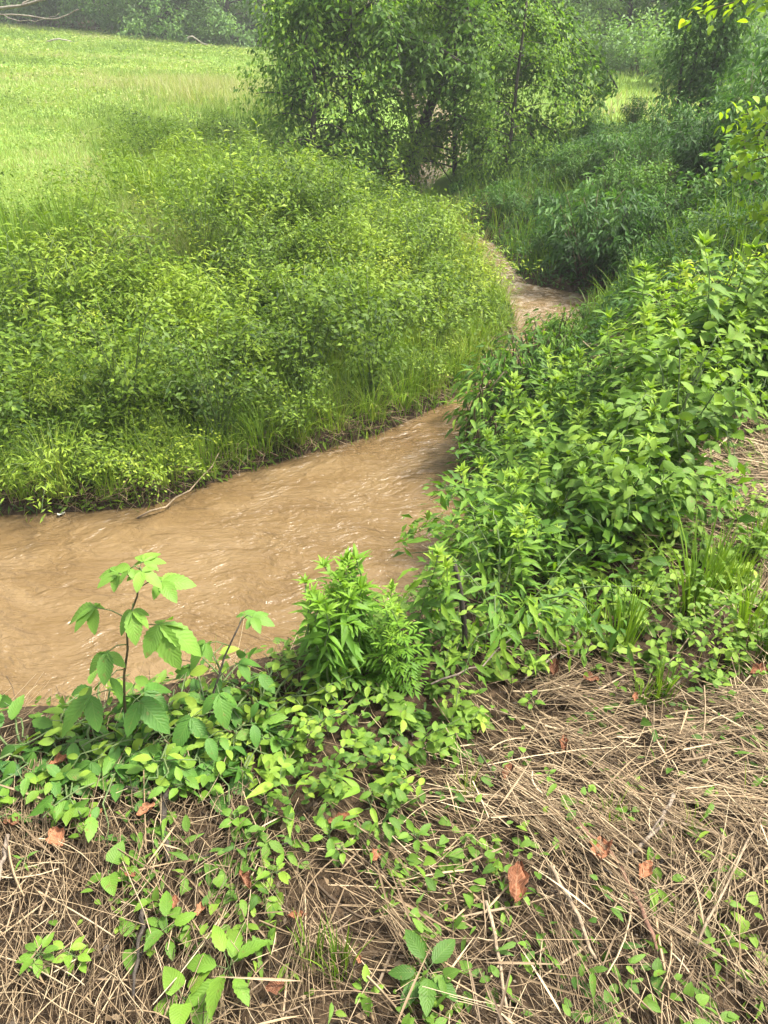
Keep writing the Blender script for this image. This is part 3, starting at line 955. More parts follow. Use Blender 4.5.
# ------------------------------------------------------------------ shrubs on the far side of the bend and the right bank
shrubs = Kind([make_shrub(1.25, .85, 2200, .15, 'shrub', .42, 'leafy_shrub'),
               make_shrub(1.5, 1.0, 2600, .14, 'shrub', .52, 'leafy_shrub'),
               make_shrub(1.1, .8, 2000, .16, 'shrub', .35, 'leafy_shrub'),
               make_shrub(1.7, 1.0, 2600, .13, 'shrub', .62, 'leafy_shrub', LOW)])
SH_H = [1.25, 1.5, 1.1, 1.7]
for i, (px, Y, v, top, lab) in enumerate([
    (590, 9.95, 0, 196, 'dark leafy shrub at the water edge inside the bend'),
    (545, 10.75, 2, 262, 'lowest dark shrub beside the white riffle at the bend'),
    (622, 9.8, 1, 218, 'dark shrub next to the water-edge shrub at the end of the pool'),
    (605, 11.4, 1, 175, 'dark shrub in the row behind the water-edge shrub'),
    (545, 12.3, 2, 205, 'shaded shrub beneath the drooping boughs beyond the riffle'),
    (650, 10.9, 3, 182, 'lighter green shrub in the middle of the dark shrub bank'),
    (665, 9.9, 0, 205, 'broad dark shrub above the near end of the pool'),
    (645, 12.6, 1, 148, 'shrub in front of the vine-hung sapling'),
    (570, 13.4, 3, 165, 'pale shrub between the creek tree boughs and far field'),
    (700, 11.6, 2, 128, 'tall dark shrub below the hazy grey-green trees'),
    (715, 9.6, 3, 168, 'shrub with drooping leaves behind the yellow-leaved bough'),
    (748, 11.0, 1, 95, 'large dark shrub at the end of the right bank'),
    (668, 14.0, 0, 112, 'shrub at the foot of the vine-hung sapling'),
    (735, 13.0, 1, 90, 'tall shrub behind the large dark shrub of the right bank'),
    (790, 11.8, 2, 60, 'tallest dark shrub beyond the yellow-leaved bough'),
    (640, 9.2, 2, 250, 'low shrub on the right bank just before the pool'),
    (690, 8.8, 3, 240, 'mid green shrub on the right bank below the broad dark shrub'),
    (745, 8.6, 0, 195, 'dark shrub under the yellow-leaved bough'),
    (520, 14.8, 3, 170, 'shrub behind the pale shrub beside the upper creek'),
    (585, 15.5, 1, 144, 'round shrub at the near edge of the far field'),
    (632, 16.5, 3, 138, 'low shrub in front of the far field grass'),
    (610, 13.0, 2, 150, 'dark low shrub between the round shrub and the row'),
    (505, 12.9, 0, 200, 'shaded shrub at the upper end of the white riffle'),
    (790, 9.0, 1, 150, 'shrub beside the bright sapling trunk')]):
    loc = px_loc(px, Y)
    # plan position first along the picture column, then a height that reaches the row seen in the photograph
    x = (px - 384) / FPX * (Y * CP + (EYE - loc[2]) * SP)
    loc = loc_at(x, Y)
    d = ray(px, top - 14); ztop = EYE + d[2] * Y / d[1]
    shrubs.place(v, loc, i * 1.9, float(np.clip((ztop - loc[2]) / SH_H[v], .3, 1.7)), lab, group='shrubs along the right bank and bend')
shrubs.drop_unused()

def yellow_sapling():
    # a sapling just outside the frame whose bright boughs reach in
    x, y = 3.45, 6.2
    root = thing('bright_sapling', 'sapling with bright yellow-green leaf sprays reaching over the right bank', 'tree', loc_at(x, y))
    st, lf = Soup(), Soup()
    T = limb(st, (0, 0, -.1), (.1, .1, 3.2), .045, .012, 0, 10, 7)
    for k, (t, e) in enumerate([(.18, (-.62, .1, .25)), (.25, (-.72, .35, .62)), (.30, (-.5, -.2, .45)), (.32, (-.8, .1, .85)), (.16, (-.4, -.5, .1)), (.45, (-.6, -.1, 1.0)), (.55, (-1.0, .9, 1.65)), (.6, (-.5, .5, 1.9)),
                                (.7, (.6, .2, 2.4)), (.5, (.7, -.4, 1.7)), (.8, (-.4, -.3, 2.9)), (.35, (-.55, .8, .95)), (.9, (.2, .6, 3.3))]):
        p = at_t(T, [t])[0]
        B = limb(st, p, e, .014, .004, .1, 7, 5)
        for tj in np.linspace(.25, 1, 9):
            c = at_t(B, [tj])[0]; az = U(0, 6.28); n = 15
            lf.leaves(OVAL, c + rng.normal(0, .07, (n, 3)), az + rng.normal(0, 1.2, n), rng.normal(-.35, .35, n), 0.085 * U(.6, 1.2, n), .55 + rng.normal(0, .2, n), .3)
    st.obj('trunk', M['redstem'], root); lf.obj('crown', M['bright'], root)
yellow_sapling()

# ------------------------------------------------------------------ bare branches at the top of the meadow's corner
def bare_tree():
    x, y = -7.0, 9.6
    z = gz(x, y)
    root = thing('bare_tree', 'leafless pale tree whose bare twigs reach in above the meadow corner', 'tree', (x, y, z))
    st = Soup()
    T = limb(st, (0, 0, -.2), (-.5, .3, 4.6), .12, .03, 0, 10, 9, .05)
    twigs = Soup()
    def wp(px, py, Y):
        d = ray(px, py); t = Y / d[1]
        return np.array([d[0] * t - x, Y - y, EYE + d[2] * t - z])
    lim = [([at_t(T, [.33])[0], wp(-70, 18, 9.5), wp(0, 9, 9.3), wp(24, 4, 9.2), wp(50, -2, 9.1)], .025, .010),
           ([wp(-60, 17, 9.5), wp(0, 14, 9.4), wp(35, 17, 9.3), wp(56, 19, 9.2), wp(68, 14, 9.2), wp(78, 9, 9.1)], .010, .004),
           ([wp(-20, 8, 9.4), wp(6, -6, 9.4), wp(18, -30, 9.3)], .010, .004),
           ([wp(20, 5, 9.2), wp(40, -6, 9.3), wp(60, -28, 9.4)], .008, .003),
           ([wp(0, 14, 9.4), wp(18, 21, 9.3), wp(44, 20, 9.2), wp(60, 13, 9.2)], .005, .002)]
    for k in range(8):
        p = at_t(T, [.45 + .06 * k])[0]; az = k * 2.4
        lim.append(([p, p + np.array([math.sin(az) * .8, math.cos(az) * .6, .4]), p + np.array([math.sin(az) * 1.5, math.cos(az) * 1.2, .9])], .03, .006))
    for P, a, b in lim:
        P = at_t(np.array(P), np.linspace(0, 1, 12))
        twigs.tube(P + rng.normal(0, .006, P.shape), a, b, 6)
    st.obj('trunk', M['greybark'], root); twigs.obj('branches', M['greybark'], root)
bare_tree()

def fallen_limb(pts, label, r=.05, mat='greybark'):
    s = Soup()
    P = np.array(pts, float); c = P.mean(0)
    s.tube(at_t(P - c, np.linspace(0, 1, 9)) + rng.normal(0, .01, (9, 3)), r, r * .5, 7)
    o = s.obj('fallen_limb', M[mat]); o.location = c
    return tag(o, label, 'branch')
p = np.array(px_loc(192, 46.5))
fallen_limb([p + [-.35, 0, .1], p + [0, 0, .45], p + [.5, .3, .05], p + [1.0, .4, .0]], 'pale fallen limb lying where the meadow meets the wood', .055)
p = np.array(px_loc(58, 39))
fallen_limb([p + [-.5, 0, .12], p + [.1, 0, .22], p + [.6, .1, .12]], 'bleached fallen branch lying on the meadow below the bare twigs', .04)

rng = np.random.default_rng(103)
# ------------------------------------------------------------------ meadow, bank cover (nobody could count these)
def blades(sp, x, y, h, w, rnd, az=None, bend=.8, rows=2):
    n = len(x)
    z = ground(x, y)
    a = U(0, 6.28, n) if az is None else az
    for q, b in enumerate((.35, .8, 1.25)):
        i = np.arange(n) % 3 == q
        m = i.sum()
        tpl = blade_tpl(rows, 1, b * bend)
        d = np.stack([np.sin(a[i]), np.cos(a[i]), rng.normal(0, .15, m)], 1)
        F = frames(d, np.array([0, 0, 1.]) + rng.normal(0, .22, (m, 3)), np.ones(m))
        F = F * np.stack([w[i], h[i], h[i]], 1)[:, None, :]
        sp.add(tpl, F, np.column_stack([x[i], y[i], z[i] - .01]), rnd[i])

def meadow():
    s = Soup()
    for y0, y1, dens, hh, ww in ((6.5, 11, 1300, .13, .0065), (11, 17, 650, .12, .010), (17, 27, 320, .12, .016), (27, 52, 130, .13, .026)):
        x0, x1 = -.60 * y1 - 1, .2 * y1
        n = int((x1 - x0) * (y1 - y0) * dens)
        x = U(x0, x1, n); y = U(y0, y1, n)
        dl, dr, ins, left, wob = ground_info(x, y)
        px, py = to_px(x, y, ground(x, y))
        k = left & ~ins & (dl > 2.6) & (px > -80) & (px < 430)
        x, y, dl = x[k], y[k], dl[k]
        n1 = fnoise(x, y, 5, 1); n2 = fnoise(x, y, 1.3, 4)
        tall = sstep(.5, .75, fnoise(x, y, 2.2, 6))
        rnd = .58 + 1.0 * (n1 - .5) + .8 * (n2 - .5) + rng.normal(0, .15, len(x))
        pxk, pyk = to_px(x, y, ground(x, y))
        tan = np.exp(-((x + 4.6) / 2.6) ** 2 - ((y - 24) / 3.6) ** 2)
        rnd = np.where(rng.random(len(x)) < tan * .85, U(.86, 1, len(x)), rnd)
        h = hh * (.5 + 1.0 * tall + 2.2 * tan + .7 * n2) * U(.6, 1.2, len(x)) * (1 + 1.0 * (1 - sstep(2.6, 5.5, dl)))
        blades(s, x, y, h, np.full(len(x), ww), np.clip(rnd, .05, 1))
    for y0, y1, dens, sz in ((6.5, 12, 420, .03), (12, 20, 220, .045), (20, 34, 70, .075), (34, 51, 30, .11)):
        x0, x1 = -.60 * y1 - 1, .2 * y1
        n = int((x1 - x0) * (y1 - y0) * dens); x = U(x0, x1, n); y = U(y0, y1, n)
        dl, dr, ins, left, wob = ground_info(x, y)
        k = left & ~ins & (dl > 2.8) & (rng.random(n) < sstep(.3, .6, fnoise(x, y, 1.6, 3)) * (1 - np.exp(-((x + 4.6) / 2.6) ** 2 - ((y - 24) / 3.6) ** 2))); x, y = x[k], y[k]; m = len(x)
        rnd = .48 + 1.3 * (fnoise(x, y, 2.5, 5) - .5) + rng.normal(0, .17, m)
        s.leaves(Q, np.column_stack([x, y, ground(x, y) + U(.03, .14, m)]), U(0, 6.28, m), rng.normal(.1, .4, m), sz * U(.6, 1.5, m), np.clip(rnd, 0, .9), .5)
    tag(s.obj('meadow_grass', M['meadow']), 'bright green meadow grass sloping up to the wood', 'grass', kind='stuff')
    # far field beyond the shrubs
    s = Soup()
    n = 24000
    x = U(2, 24, n); y = U(16, 40, n)
    dl, dr, ins, left, wob = ground_info(x, y)
    k = ~left & ~ins & (dr > .6); x, y = x[k], y[k]
    rnd = .62 + .6 * (fnoise(x, y, 4, 2) - .5) + rng.normal(0, .1, len(x))
    tan = np.exp(-((x - 5.6) / 2.2) ** 2 - ((y - 19.5) / 1.6) ** 2)
    rnd = np.where(rng.random(len(x)) < tan * .6, U(.86, 1, len(x)), rnd)
    blades(s, x, y, .2 * U(.6, 1.4, len(x)), np.full(len(x), .03), np.clip(rnd, .05, 1))
    tag(s.obj('far_field_grass', M['meadow']), 'sunlit grass of the small field beyond the creek shrubs', 'grass', kind='stuff')
meadow()

def left_bank():
    """low green cover over the whole left bank"""
    s = Soup()
    n = 420000
    x = U(-7.5, 2.2, n); y = U(4.2, 15, n)
    dl, dr, ins, left, wob = ground_info(x, y)
    z = ground(x, y)
    px, py = to_px(x, y, z)
    patch = fnoise(x, y, 1.1, 2)
    k = left & ~ins & (dl > .03) & (dl < 4.6) & (px > -60) & (px < 620) & (rng.random(n) < (1.15 - .75 * sstep(2.4, 4.6, dl)) * (.30 + 1.0 * sstep(.35, .6, patch)))
    x, y, z, dl, patch = x[k], y[k], z[k], dl[k], patch[k]
    m = len(x)
    hgt = (.04 + .62 * sstep(.0, .8, dl) * sstep(.35, .75, fnoise(x, y, .8, 5))) * U(.15, 1, m) ** .6
    hue = .50 + .9 * (fnoise(x, y, 1.4, 3) - .5) + .6 * (fnoise(x, y, .35, 6) - .5) + rng.normal(0, .12, m)
    kind = fnoise(x, y, .7, 1) + rng.normal(0, .08, m)
    for tpl, sel, sz in ((LOW, kind < .43, .045), (LOWL, (kind >= .43) & (kind < .58), .085), (Q, kind >= .58, .038)):
        q = sel.sum()
        s.leaves(tpl, np.column_stack([x, y, z + hgt])[sel], U(0, 6.28, q), rng.normal(.05, .42, q), sz * U(.6, 1.3, q), np.minimum(hue[sel], .84), .4)
    tag(s.obj('bank_weeds', M['bank']), 'dense mixed green weeds covering the bank across the creek', 'weeds', kind='stuff')
    g = Soup()
    n = 60000
    x = U(-7.5, 2.4, n); y = U(4.2, 15, n)
    dl, dr, ins, left, wob = ground_info(x, y)
    px, py = to_px(x, y, ground(x, y))
    gm = fnoise(x, y, 1.2, 7)
    edge = 1 - sstep(.2, 1.0, dl)
    right_end = sstep(-1.5, .8, x)
    k = left & ~ins & (dl > .0) & (dl < 4.8) & (px > -60) & (px < 620) & (rng.random(n) < np.clip(.25 + .8 * sstep(.45, .62, gm) + .40 * edge + .6 * right_end, 0, 1) * .8)
    x, y, dl = x[k], y[k], dl[k]; m = len(x)
    # blades near the water lean out over it
    blades(g, x, y, U(.18, .52, m) * (.6 + .8 * fnoise(x, y, .6, 2)), np.full(m, .0075), np.clip(.48 + .55 * (fnoise(x, y, .9, 4) - .5) + .18 * right_end[k] + rng.normal(0, .1, m), .05, .86), None, 1.1, 4)
    # grass at the lip, arching out over the water
    n = 16000; x = U(-7.5, 2.2, n); y = U(4.2, 12, n)
    dl, dr, ins, left, wob = ground_info(x, y)
    k = (dl < .28) & (left | ins) & ~(ins & (dl > .04)) & (vnoise(x, y, .35, 3) > .38); x, y = x[k], y[k]; m = len(x)
    a = math.pi + rng.normal(0, .7, m) - .9 * sstep(.3, 1.2, x)
    blades(g, x, y, U(.18, .42, m), np.full(m, .007), np.clip(.55 + rng.normal(0, .14, m), .05, .86), a, 1.7, 5)
    tag(g.obj('bank_grass', M['grass']), 'long yellow-green grass growing through the far bank weeds', 'grass', kind='stuff')
left_bank()

def right_bank():
    s = Soup()
    n = 150000
    x = U(1.2, 9.5, n); y = U(5.2, 15.5, n)
    dl, dr, ins, left, wob = ground_info(x, y)
    z = ground(x, y); px, py = to_px(x, y, z)
    k = ~left & ~ins & (dr > .02) & (px < 900) & (rng.random(n) < .35 + .75 * sstep(.35, .6, fnoise(x, y, .9, 2)))
    x, y, z, dr = x[k], y[k], z[k], dr[k]; m = len(x)
    hgt = (.03 + .26 * sstep(.0, .5, dr) * sstep(.25, .8, fnoise(x, y, .6, 5))) * U(.15, 1, m) ** .6
    hue = .36 + .7 * (fnoise(x, y, 1.2, 3) - .5) + .4 * (fnoise(x, y, .35, 6) - .5) + rng.normal(0, .12, m)
    kind = fnoise(x, y, .7, 1) + rng.normal(0, .08, m)
    for tpl, sel, sz in ((LOW, kind < .5, .055), (LOWL, kind >= .5, .09)):
        q = sel.sum()
        s.leaves(tpl, np.column_stack([x, y, z + hgt])[sel], U(0, 6.28, q), rng.normal(.0, .42, q), sz * U(.6, 1.3, q), hue[sel], .4)
    tag(s.obj('shrub_undergrowth', M['shrub']), 'green undergrowth between the shrubs beyond the near thicket', 'undergrowth', kind='stuff')
    g = Soup(); n = 16000
    x = U(1.2, 7, n); y = U(5.5, 16, n)
    dl, dr, ins, left, wob = ground_info(x, y)
    k = ~left & ~ins & (dr < 2.5) & (fnoise(x, y, 1.0, 6) + .2 * (y > 10.5) * (x < 3) > .52); x, y = x[k], y[k]; m = len(x)
    blades(g, x, y, U(.2, .5, m), np.full(m, .010), np.clip(.36 + rng.normal(0, .12, m), .05, .85), None, 1.0, 4)
    tag(g.obj('creekside_grass', M['grass']), 'long grass between the shrubs along the upper creek', 'grass', kind='stuff')
right_bank()

def dead_edge():
    """pale dead stems and roots hanging at the far waterline"""
    s = Soup()
    P = LEFT[3:15]
    seg = np.r_[0, np.cumsum(np.linalg.norm(np.diff(P, axis=0), axis=1))]
    n = 1300
    t = U(0, seg[-1], n)
    bx = np.interp(t, seg, P[:, 0]); by = np.interp(t, seg, P[:, 1])
    nrm = rng.normal(0, .05, n)
    x = bx - .03 + nrm * .6; y = by + .05 + np.abs(nrm)
    a = U(0, 6.28, n); el = rng.normal(-.2, .35, n)
    tpl = stalk_tpls[0]
    d = np.stack([np.sin(a) * np.cos(el), np.cos(a) * np.cos(el), np.sin(el)], 1)
    L = U(.06, .22, n)
    F = frames(d, np.tile([0, 0, 1.], (n, 1)), np.ones(n)) * np.stack([np.full(n, .005), L, np.full(n, .005)], 1)[:, None, :]
    s.add(tpl, F, np.column_stack([x, y, np.maximum(ground(x, y), WATER_Z) + U(.0, .10, n)]), U(.1, .75, n))
    tag(s.obj('waterline_debris', M['straw']), 'pale dead stems and roots along the far waterline', 'debris', kind='stuff')

def stalk_tpl(bend, kink=0.0):
    """bent stalk along Y, three-sided, unit length and unit radius"""
    V, F, Uv = [], [], []
    n = 4
    for i in range(n):
        t = i / (n - 1)
        r = .5 * (1 - .35 * t)
        for k in range(3):
            th = 2.094 * k
            V.append((r * math.cos(th) + bend * 14 * math.sin(t * math.pi) * .0 , t, r * math.sin(th)))
            Uv.append((k / 3, t))
    V = np.array(V)
    F = [(i * 3 + k, i * 3 + (k + 1) % 3, (i + 1) * 3 + (k + 1) % 3, (i + 1) * 3 + k) for i in range(n - 1) for k in range(3)]
    return V, np.array(F), np.array(Uv)
stalk_tpls = [stalk_tpl(0)]

def add_stalks(s, x, y, z, az, el, L, r, rnd, curve=.12):
    """individually curved stalks: four rings each, three sides"""
    n = len(x)
    d = np.stack([np.sin(az) * np.cos(el), np.cos(az) * np.cos(el), np.sin(el)], 1)
    side = np.cross(d, [0, 0, 1.0]); side /= np.linalg.norm(side, axis=1, keepdims=True) + 1e-9
    up = np.cross(side, d)
    c1 = rng.normal(0, curve, n); c2 = np.abs(rng.normal(0, curve * .4, n))
    V = np.zeros((n, 5, 3, 3))
    base = np.column_stack([x, y, z])
    for i in range(5):
        t = i / 4
        c = base + d * (L * (t - .5))[:, None] + side * (L * c1 * (t - .5) ** 2 * 2)[:, None] - up * (L * c2 * (t - .5) ** 2)[:, None]
        for k in range(3):
            th = 2.094 * k
            V[:, i, k] = c + (side * math.cos(th) + up * math.sin(th)) * (r * (1 - .3 * t))[:, None]
    idx = np.arange(n * 15).reshape(n, 5, 3)
    F = np.stack([np.stack([idx[:, :-1, k], idx[:, :-1, (k + 1) % 3], idx[:, 1:, (k + 1) % 3], idx[:, 1:, k]], -1) for k in range(3)], 1).reshape(-1, 4)
    s.raw(V.reshape(-1, 3), F, np.repeat(rnd, 15))

def right_mask(x, y):
    """how bare (straw) the near bank is: 1 straw, 0 overgrown"""
    px, py = to_px(x, y, ground(x, y))
    # overgrown limit in the picture, read as a plan outline of the vegetated ground
    lim = np.interp(px, [-50, 0, 100, 200, 300, 400, 450, 500, 550, 600, 660, 700, 768, 850], [770, 770, 770, 790, 830, 800, 740, 690, 650, 670, 705, 700, 690, 690])
    m = sstep(-45, 45, py - lim + 70 * (fnoise(x, y, .35, 3) - .5))
    far = sstep(-14, 14, px - np.interp(py, [430, 470, 520, 560, 600, 640], [720, 690, 680, 715, 790, 820])) * (py < 600)
    return np.clip(np.maximum(m, far), 0, 1)

def straw():
    s = Soup()
    n = 150000
    x = U(-1.9, 4.8, n); y = U(.25, 5.2, n)
    dl, dr, ins, left, wob = ground_info(x, y)
    px, py = to_px(x, y, ground(x, y))
    k = ~left & ~ins & (dr > .55) & (px > -500) & (px < 1900) & (py < 1500) & (py > 330)
    x, y = x[k], y[k]
    b = right_mask(x, y)
    thin = fnoise(x, y, .4, 6)
    k = rng.random(len(x)) < (.16 + .84 * b) * (.55 + .5 * sstep(.32, .62, thin))
    x, y = x[k], y[k]; m = len(x)
    z = ground(x, y)
    flow = 2.6 + 2.6 * (vnoise(x, y, .55, 1) - .5) + 1.0 * (vnoise(x, y, .2, 2) - .5)
    az = flow + rng.normal(0, .55, m) + np.where(rng.random(m) < .25, U(-1.6, 1.6, m), 0)
    L = np.exp(rng.normal(math.log(.115), .6, m)).clip(.04, .5)
    r = np.exp(rng.normal(math.log(.00088), .42, m)).clip(.0004, .0028) * (1 + 1.1 * (rng.random(m) < .08)) * np.where(y > 2.4, 1.25, 1)
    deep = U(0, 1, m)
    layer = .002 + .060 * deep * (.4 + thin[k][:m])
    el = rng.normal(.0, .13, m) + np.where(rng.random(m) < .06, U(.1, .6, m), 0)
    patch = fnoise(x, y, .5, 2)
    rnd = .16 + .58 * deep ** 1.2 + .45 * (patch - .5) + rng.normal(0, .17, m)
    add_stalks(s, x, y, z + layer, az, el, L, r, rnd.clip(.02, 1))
    # flattened tufts: sheaves of stalks that share a root and a direction
    nb = 420; per = 38
    bx = U(-1.5, 4.0, nb); by = U(.3, 4.8, nb)
    keep = (right_mask(bx, by) > .5) & (dist_line(RIGHT, bx, by) > .7); bx, by = bx[keep], by[keep]; nb = len(bx)
    ba = 2.6 + 2.6 * (vnoise(bx, by, .55, 1) - .5) + rng.normal(0, .5, nb); bL = U(.14, .34, nb)
    i = np.repeat(np.arange(nb), per); m2 = len(i)
    a2 = ba[i] + rng.normal(0, .16, m2); L2 = bL[i] * U(.5, 1.1, m2)
    off = rng.normal(0, .018, (m2, 2)) + np.column_stack([np.sin(a2), np.cos(a2)]) * (L2 * .5)[:, None]
    x2 = bx[i] + off[:, 0]; y2 = by[i] + off[:, 1]
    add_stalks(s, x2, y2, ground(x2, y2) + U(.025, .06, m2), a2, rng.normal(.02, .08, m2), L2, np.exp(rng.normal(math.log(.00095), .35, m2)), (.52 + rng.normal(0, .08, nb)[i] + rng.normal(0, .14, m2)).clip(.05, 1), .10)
    # crumbs of broken leaf and bark, and flat dead blades
    n3 = 26000; x3 = U(-1.6, 4.2, n3); y3 = U(.25, 5, n3)
    k3 = (rng.random(n3) < .2 + .8 * right_mask(x3, y3)) & (dist_line(RIGHT, x3, y3) > .6); x3, y3 = x3[k3], y3[k3]; n3 = len(x3)
    s.leaves(Q, np.column_stack([x3, y3, ground(x3, y3) + U(.004, .035, n3)]), U(0, 6.28, n3), rng.normal(0, .35, n3), np.exp(rng.normal(math.log(.013), .4, n3)), (.22 + rng.normal(0, .14, n3)).clip(.02, .8), .4)
    n3 = 5000; x3 = U(-1.6, 4.2, n3); y3 = U(.25, 5, n3)
    k3 = (rng.random(n3) < right_mask(x3, y3)) & (dist_line(RIGHT, x3, y3) > .6); x3, y3 = x3[k3], y3[k3]; n3 = len(x3)
    s.leaves(leaf_tpl(4, .03, .3, .12, 'lance'), np.column_stack([x3, y3, ground(x3, y3) + U(.02, .055, n3)]), U(0, 6.28, n3), rng.normal(.05, .2, n3), U(.08, .2, n3), (.5 + rng.normal(0, .16, n3)).clip(.1, 1), .5)
    tag(s.obj('dry_straw', M['straw']), 'matted dry straw covering the near bank', 'straw', kind='stuff')
straw()
dead_edge()

def near_cover():
    """small creeping leaves over the near bank"""
    s = Soup()
    n = 170000
    x = U(-2.2, 5.0, n); y = U(.4, 7.5, n)
    dl, dr, ins, left, wob = ground_info(x, y)
    z = ground(x, y)
    px, py = to_px(x, y, z)
    k = ~left & ~ins & (dr > .04) & (px > -120) & (px < 880) & (py < 1150)
    x, y, z, dr, px, py = x[k], y[k], z[k], dr[k], px[k], py[k]
    b = right_mask(x, y)
    cl = fnoise(x, y, .28, 5); cl2 = fnoise(x, y, .09, 2)
    prob = (1 - b) * (.25 + .85 * sstep(.38, .58, cl)) + b * .95 * sstep(.46, .62, cl) * (1 - .62 * sstep(400, 540, px) * (py > 690))
    prob = prob * (1 - .65 * sstep(-.35, -.6, x) * (dr < 1.0))
    prob = prob * (.3 + .9 * sstep(.4, .6, cl2))
    k = rng.random(len(x)) < prob * .85
    x, y, z, b = x[k], y[k], z[k], b[k]; m = len(x)
    h = (.012 + .26 * (1 - .88 * sstep(-.1, -.45, x)) * (1 - b) * U(0, 1, m) * sstep(.3, .8, fnoise(x, y, .3, 4)) + .05 * U(0, 1, m))
    hue = .42 + .8 * (fnoise(x, y, .3, 1) - .5) + rng.normal(0, .15, m)
    kd = fnoise(x, y, .22, 7) + rng.normal(0, .06, m)
    for tpl, sel, sz in ((OVAL, kd < .46, .030), (HEART, (kd >= .46) & (kd < .52), .032), (OVAL_T, (kd >= .52) & (kd < .58), .040), (LANCE, kd >= .58, .05)):
        q = sel.sum()
        s.leaves(tpl, np.column_stack([x, y, z + h])[sel], U(0, 6.28, q), rng.normal(.1, .35, q), .85 * sz * U(.55, 1.3, q), np.minimum(hue[sel], .80), .35)
    tag(s.obj('ground_cover', M['cover']), 'small creeping green leaves spreading over the near bank', 'ground cover', kind='stuff')
    g = Soup()
    n = 9000
    x = U(-2, 4.5, n); y = U(.5, 6, n)
    dl, dr, ins, left, wob = ground_info(x, y)
    px, py = to_px(x, y, ground(x, y))
    b = right_mask(x, y)
    k = ~left & ~ins & (dr > .4) & (px > -100) & (px < 880) & (rng.random(n) < (.04 + .45 * (1 - b) * sstep(480, 620, px)) * sstep(.45, .65, fnoise(x, y, .4, 3)))
    x, y = x[k], y[k]; m = len(x)
    blades(g, x, y, U(.05, .2, m), np.full(m, .004), U(.35, .8, m), None, 1.0, 4)
    tag(g.obj('sparse_grass', M['grass']), 'sparse short grass among the creeping leaves by the straw', 'grass', kind='stuff')
near_cover()

rng = np.random.default_rng(104)
# ------------------------------------------------------------------ left bank individuals
mounds = Kind([make_mound(.5, .62, 1100, .046, LOW, hue=.42), make_mound(.55, .44, 1300, .038, LOW, hue=.64),
               make_mound(.45, .80, 1100, .046, LOW, hue=.30), make_mound(.6, .5, 1100, .058, LOWL, hue=.60)])
bank_poly = [(-40, 505), (150, 488), (300, 445), (430, 395), (470, 340), (470, 290), (430, 250), (330, 225), (200, 250), (90, 300), (-40, 330)]
pts = spaced(bank_poly, 64, .52)
pts = pts[np.argsort(-pts[:, 1])]
def bank_zone(x, y):
    dl = float(dist_line(LEFT, np.array([x]), np.array([y]))[0])
    px, py = to_px(x, y, gz(x, y))
    row = 'at the far waterline' if dl < .8 else ('halfway up the far bank' if dl < 2.0 else 'on top of the far bank')
    wh = 'above the downstream water' if px < 110 else ('above the widest water' if px < 250 else ('above the middle reach' if px < 370 else 'by the narrowing bend'))
    return row, wh
shade = ['dark green', 'mid green', 'deep green', 'yellowish green']
for i, (x, y) in enumerate(pts):
    row, wh = bank_zone(x, y)
    v = int(rng.integers(4))
    mounds.place(v, loc_at(x, y, .03), U(0, 6.28), U(.5, 1.3), f'{shade[v]} bramble mound {row} {wh}', group='bramble mounds on the far bank')
mounds.drop_unused()

bweeds = Kind([make_tall_weed(.6, .085, hue=.34), make_tall_weed(.75, .11, hue=.46), make_tall_weed(.5, .075, hue=.62)])
pts = spaced([(-40, 440), (150, 420), (330, 390), (440, 350), (480, 300), (430, 240), (330, 200), (200, 200), (60, 270), (-40, 300)], 80, .36)
size = ['upright dark', 'tall', 'short pale']
for i, (x, y) in enumerate(pts):
    row, wh = bank_zone(x, y); v = int(rng.integers(3))
    bweeds.place(v, loc_at(x, y), U(0, 6.28), U(.8, 1.45), f'{size[v]} narrow-leaved weed {row} {wh}', group='weeds standing up from the far bank')
bweeds.drop_unused()

btufts = Kind([make_grass(.46, 110, .13, .008, .5, .86, bend=1.5), make_grass(.55, 130, .15, .008, .42, .8, bend=1.6), make_grass(.36, 90, .12, .007, .5, .86, bend=1.4)])
tuft_px = [(165, 497), (205, 486), (232, 470), (262, 462), (300, 452), (335, 441), (372, 430), (404, 418), (432, 404), (456, 386), (470, 366), (478, 345), (484, 322), (60, 508), (110, 505), (20, 509)]
names_ = ['first', 'second', 'third', 'fourth', 'fifth', 'sixth', 'seventh', 'eighth', 'ninth', 'tenth', 'eleventh', 'twelfth', 'thirteenth', 'fourteenth', 'fifteenth', 'sixteenth']
for i, (px, py) in enumerate(sorted(tuft_px)):
    h = hit(px, py)
    btufts.place(i, (h[0], h[1] + .08, gz(h[0], h[1] + .08)), i * 1.9, U(.8, 1.1), f'{names_[i]} yellow-green grass tuft hanging over the far waterline, counted upstream from the left', group='grass tufts at the far waterline')
pts = spaced([(330, 400), (430, 370), (480, 320), (470, 260), (400, 270), (330, 330)], 20, .3)
for i, (x, y) in enumerate(pts):
    row, wh = bank_zone(x, y)
    btufts.place(i, loc_at(x, y), U(0, 6), U(.8, 1.15), f'yellow-green grass tuft {row} {wh}', group='grass tufts on the far bank')
btufts.drop_unused()

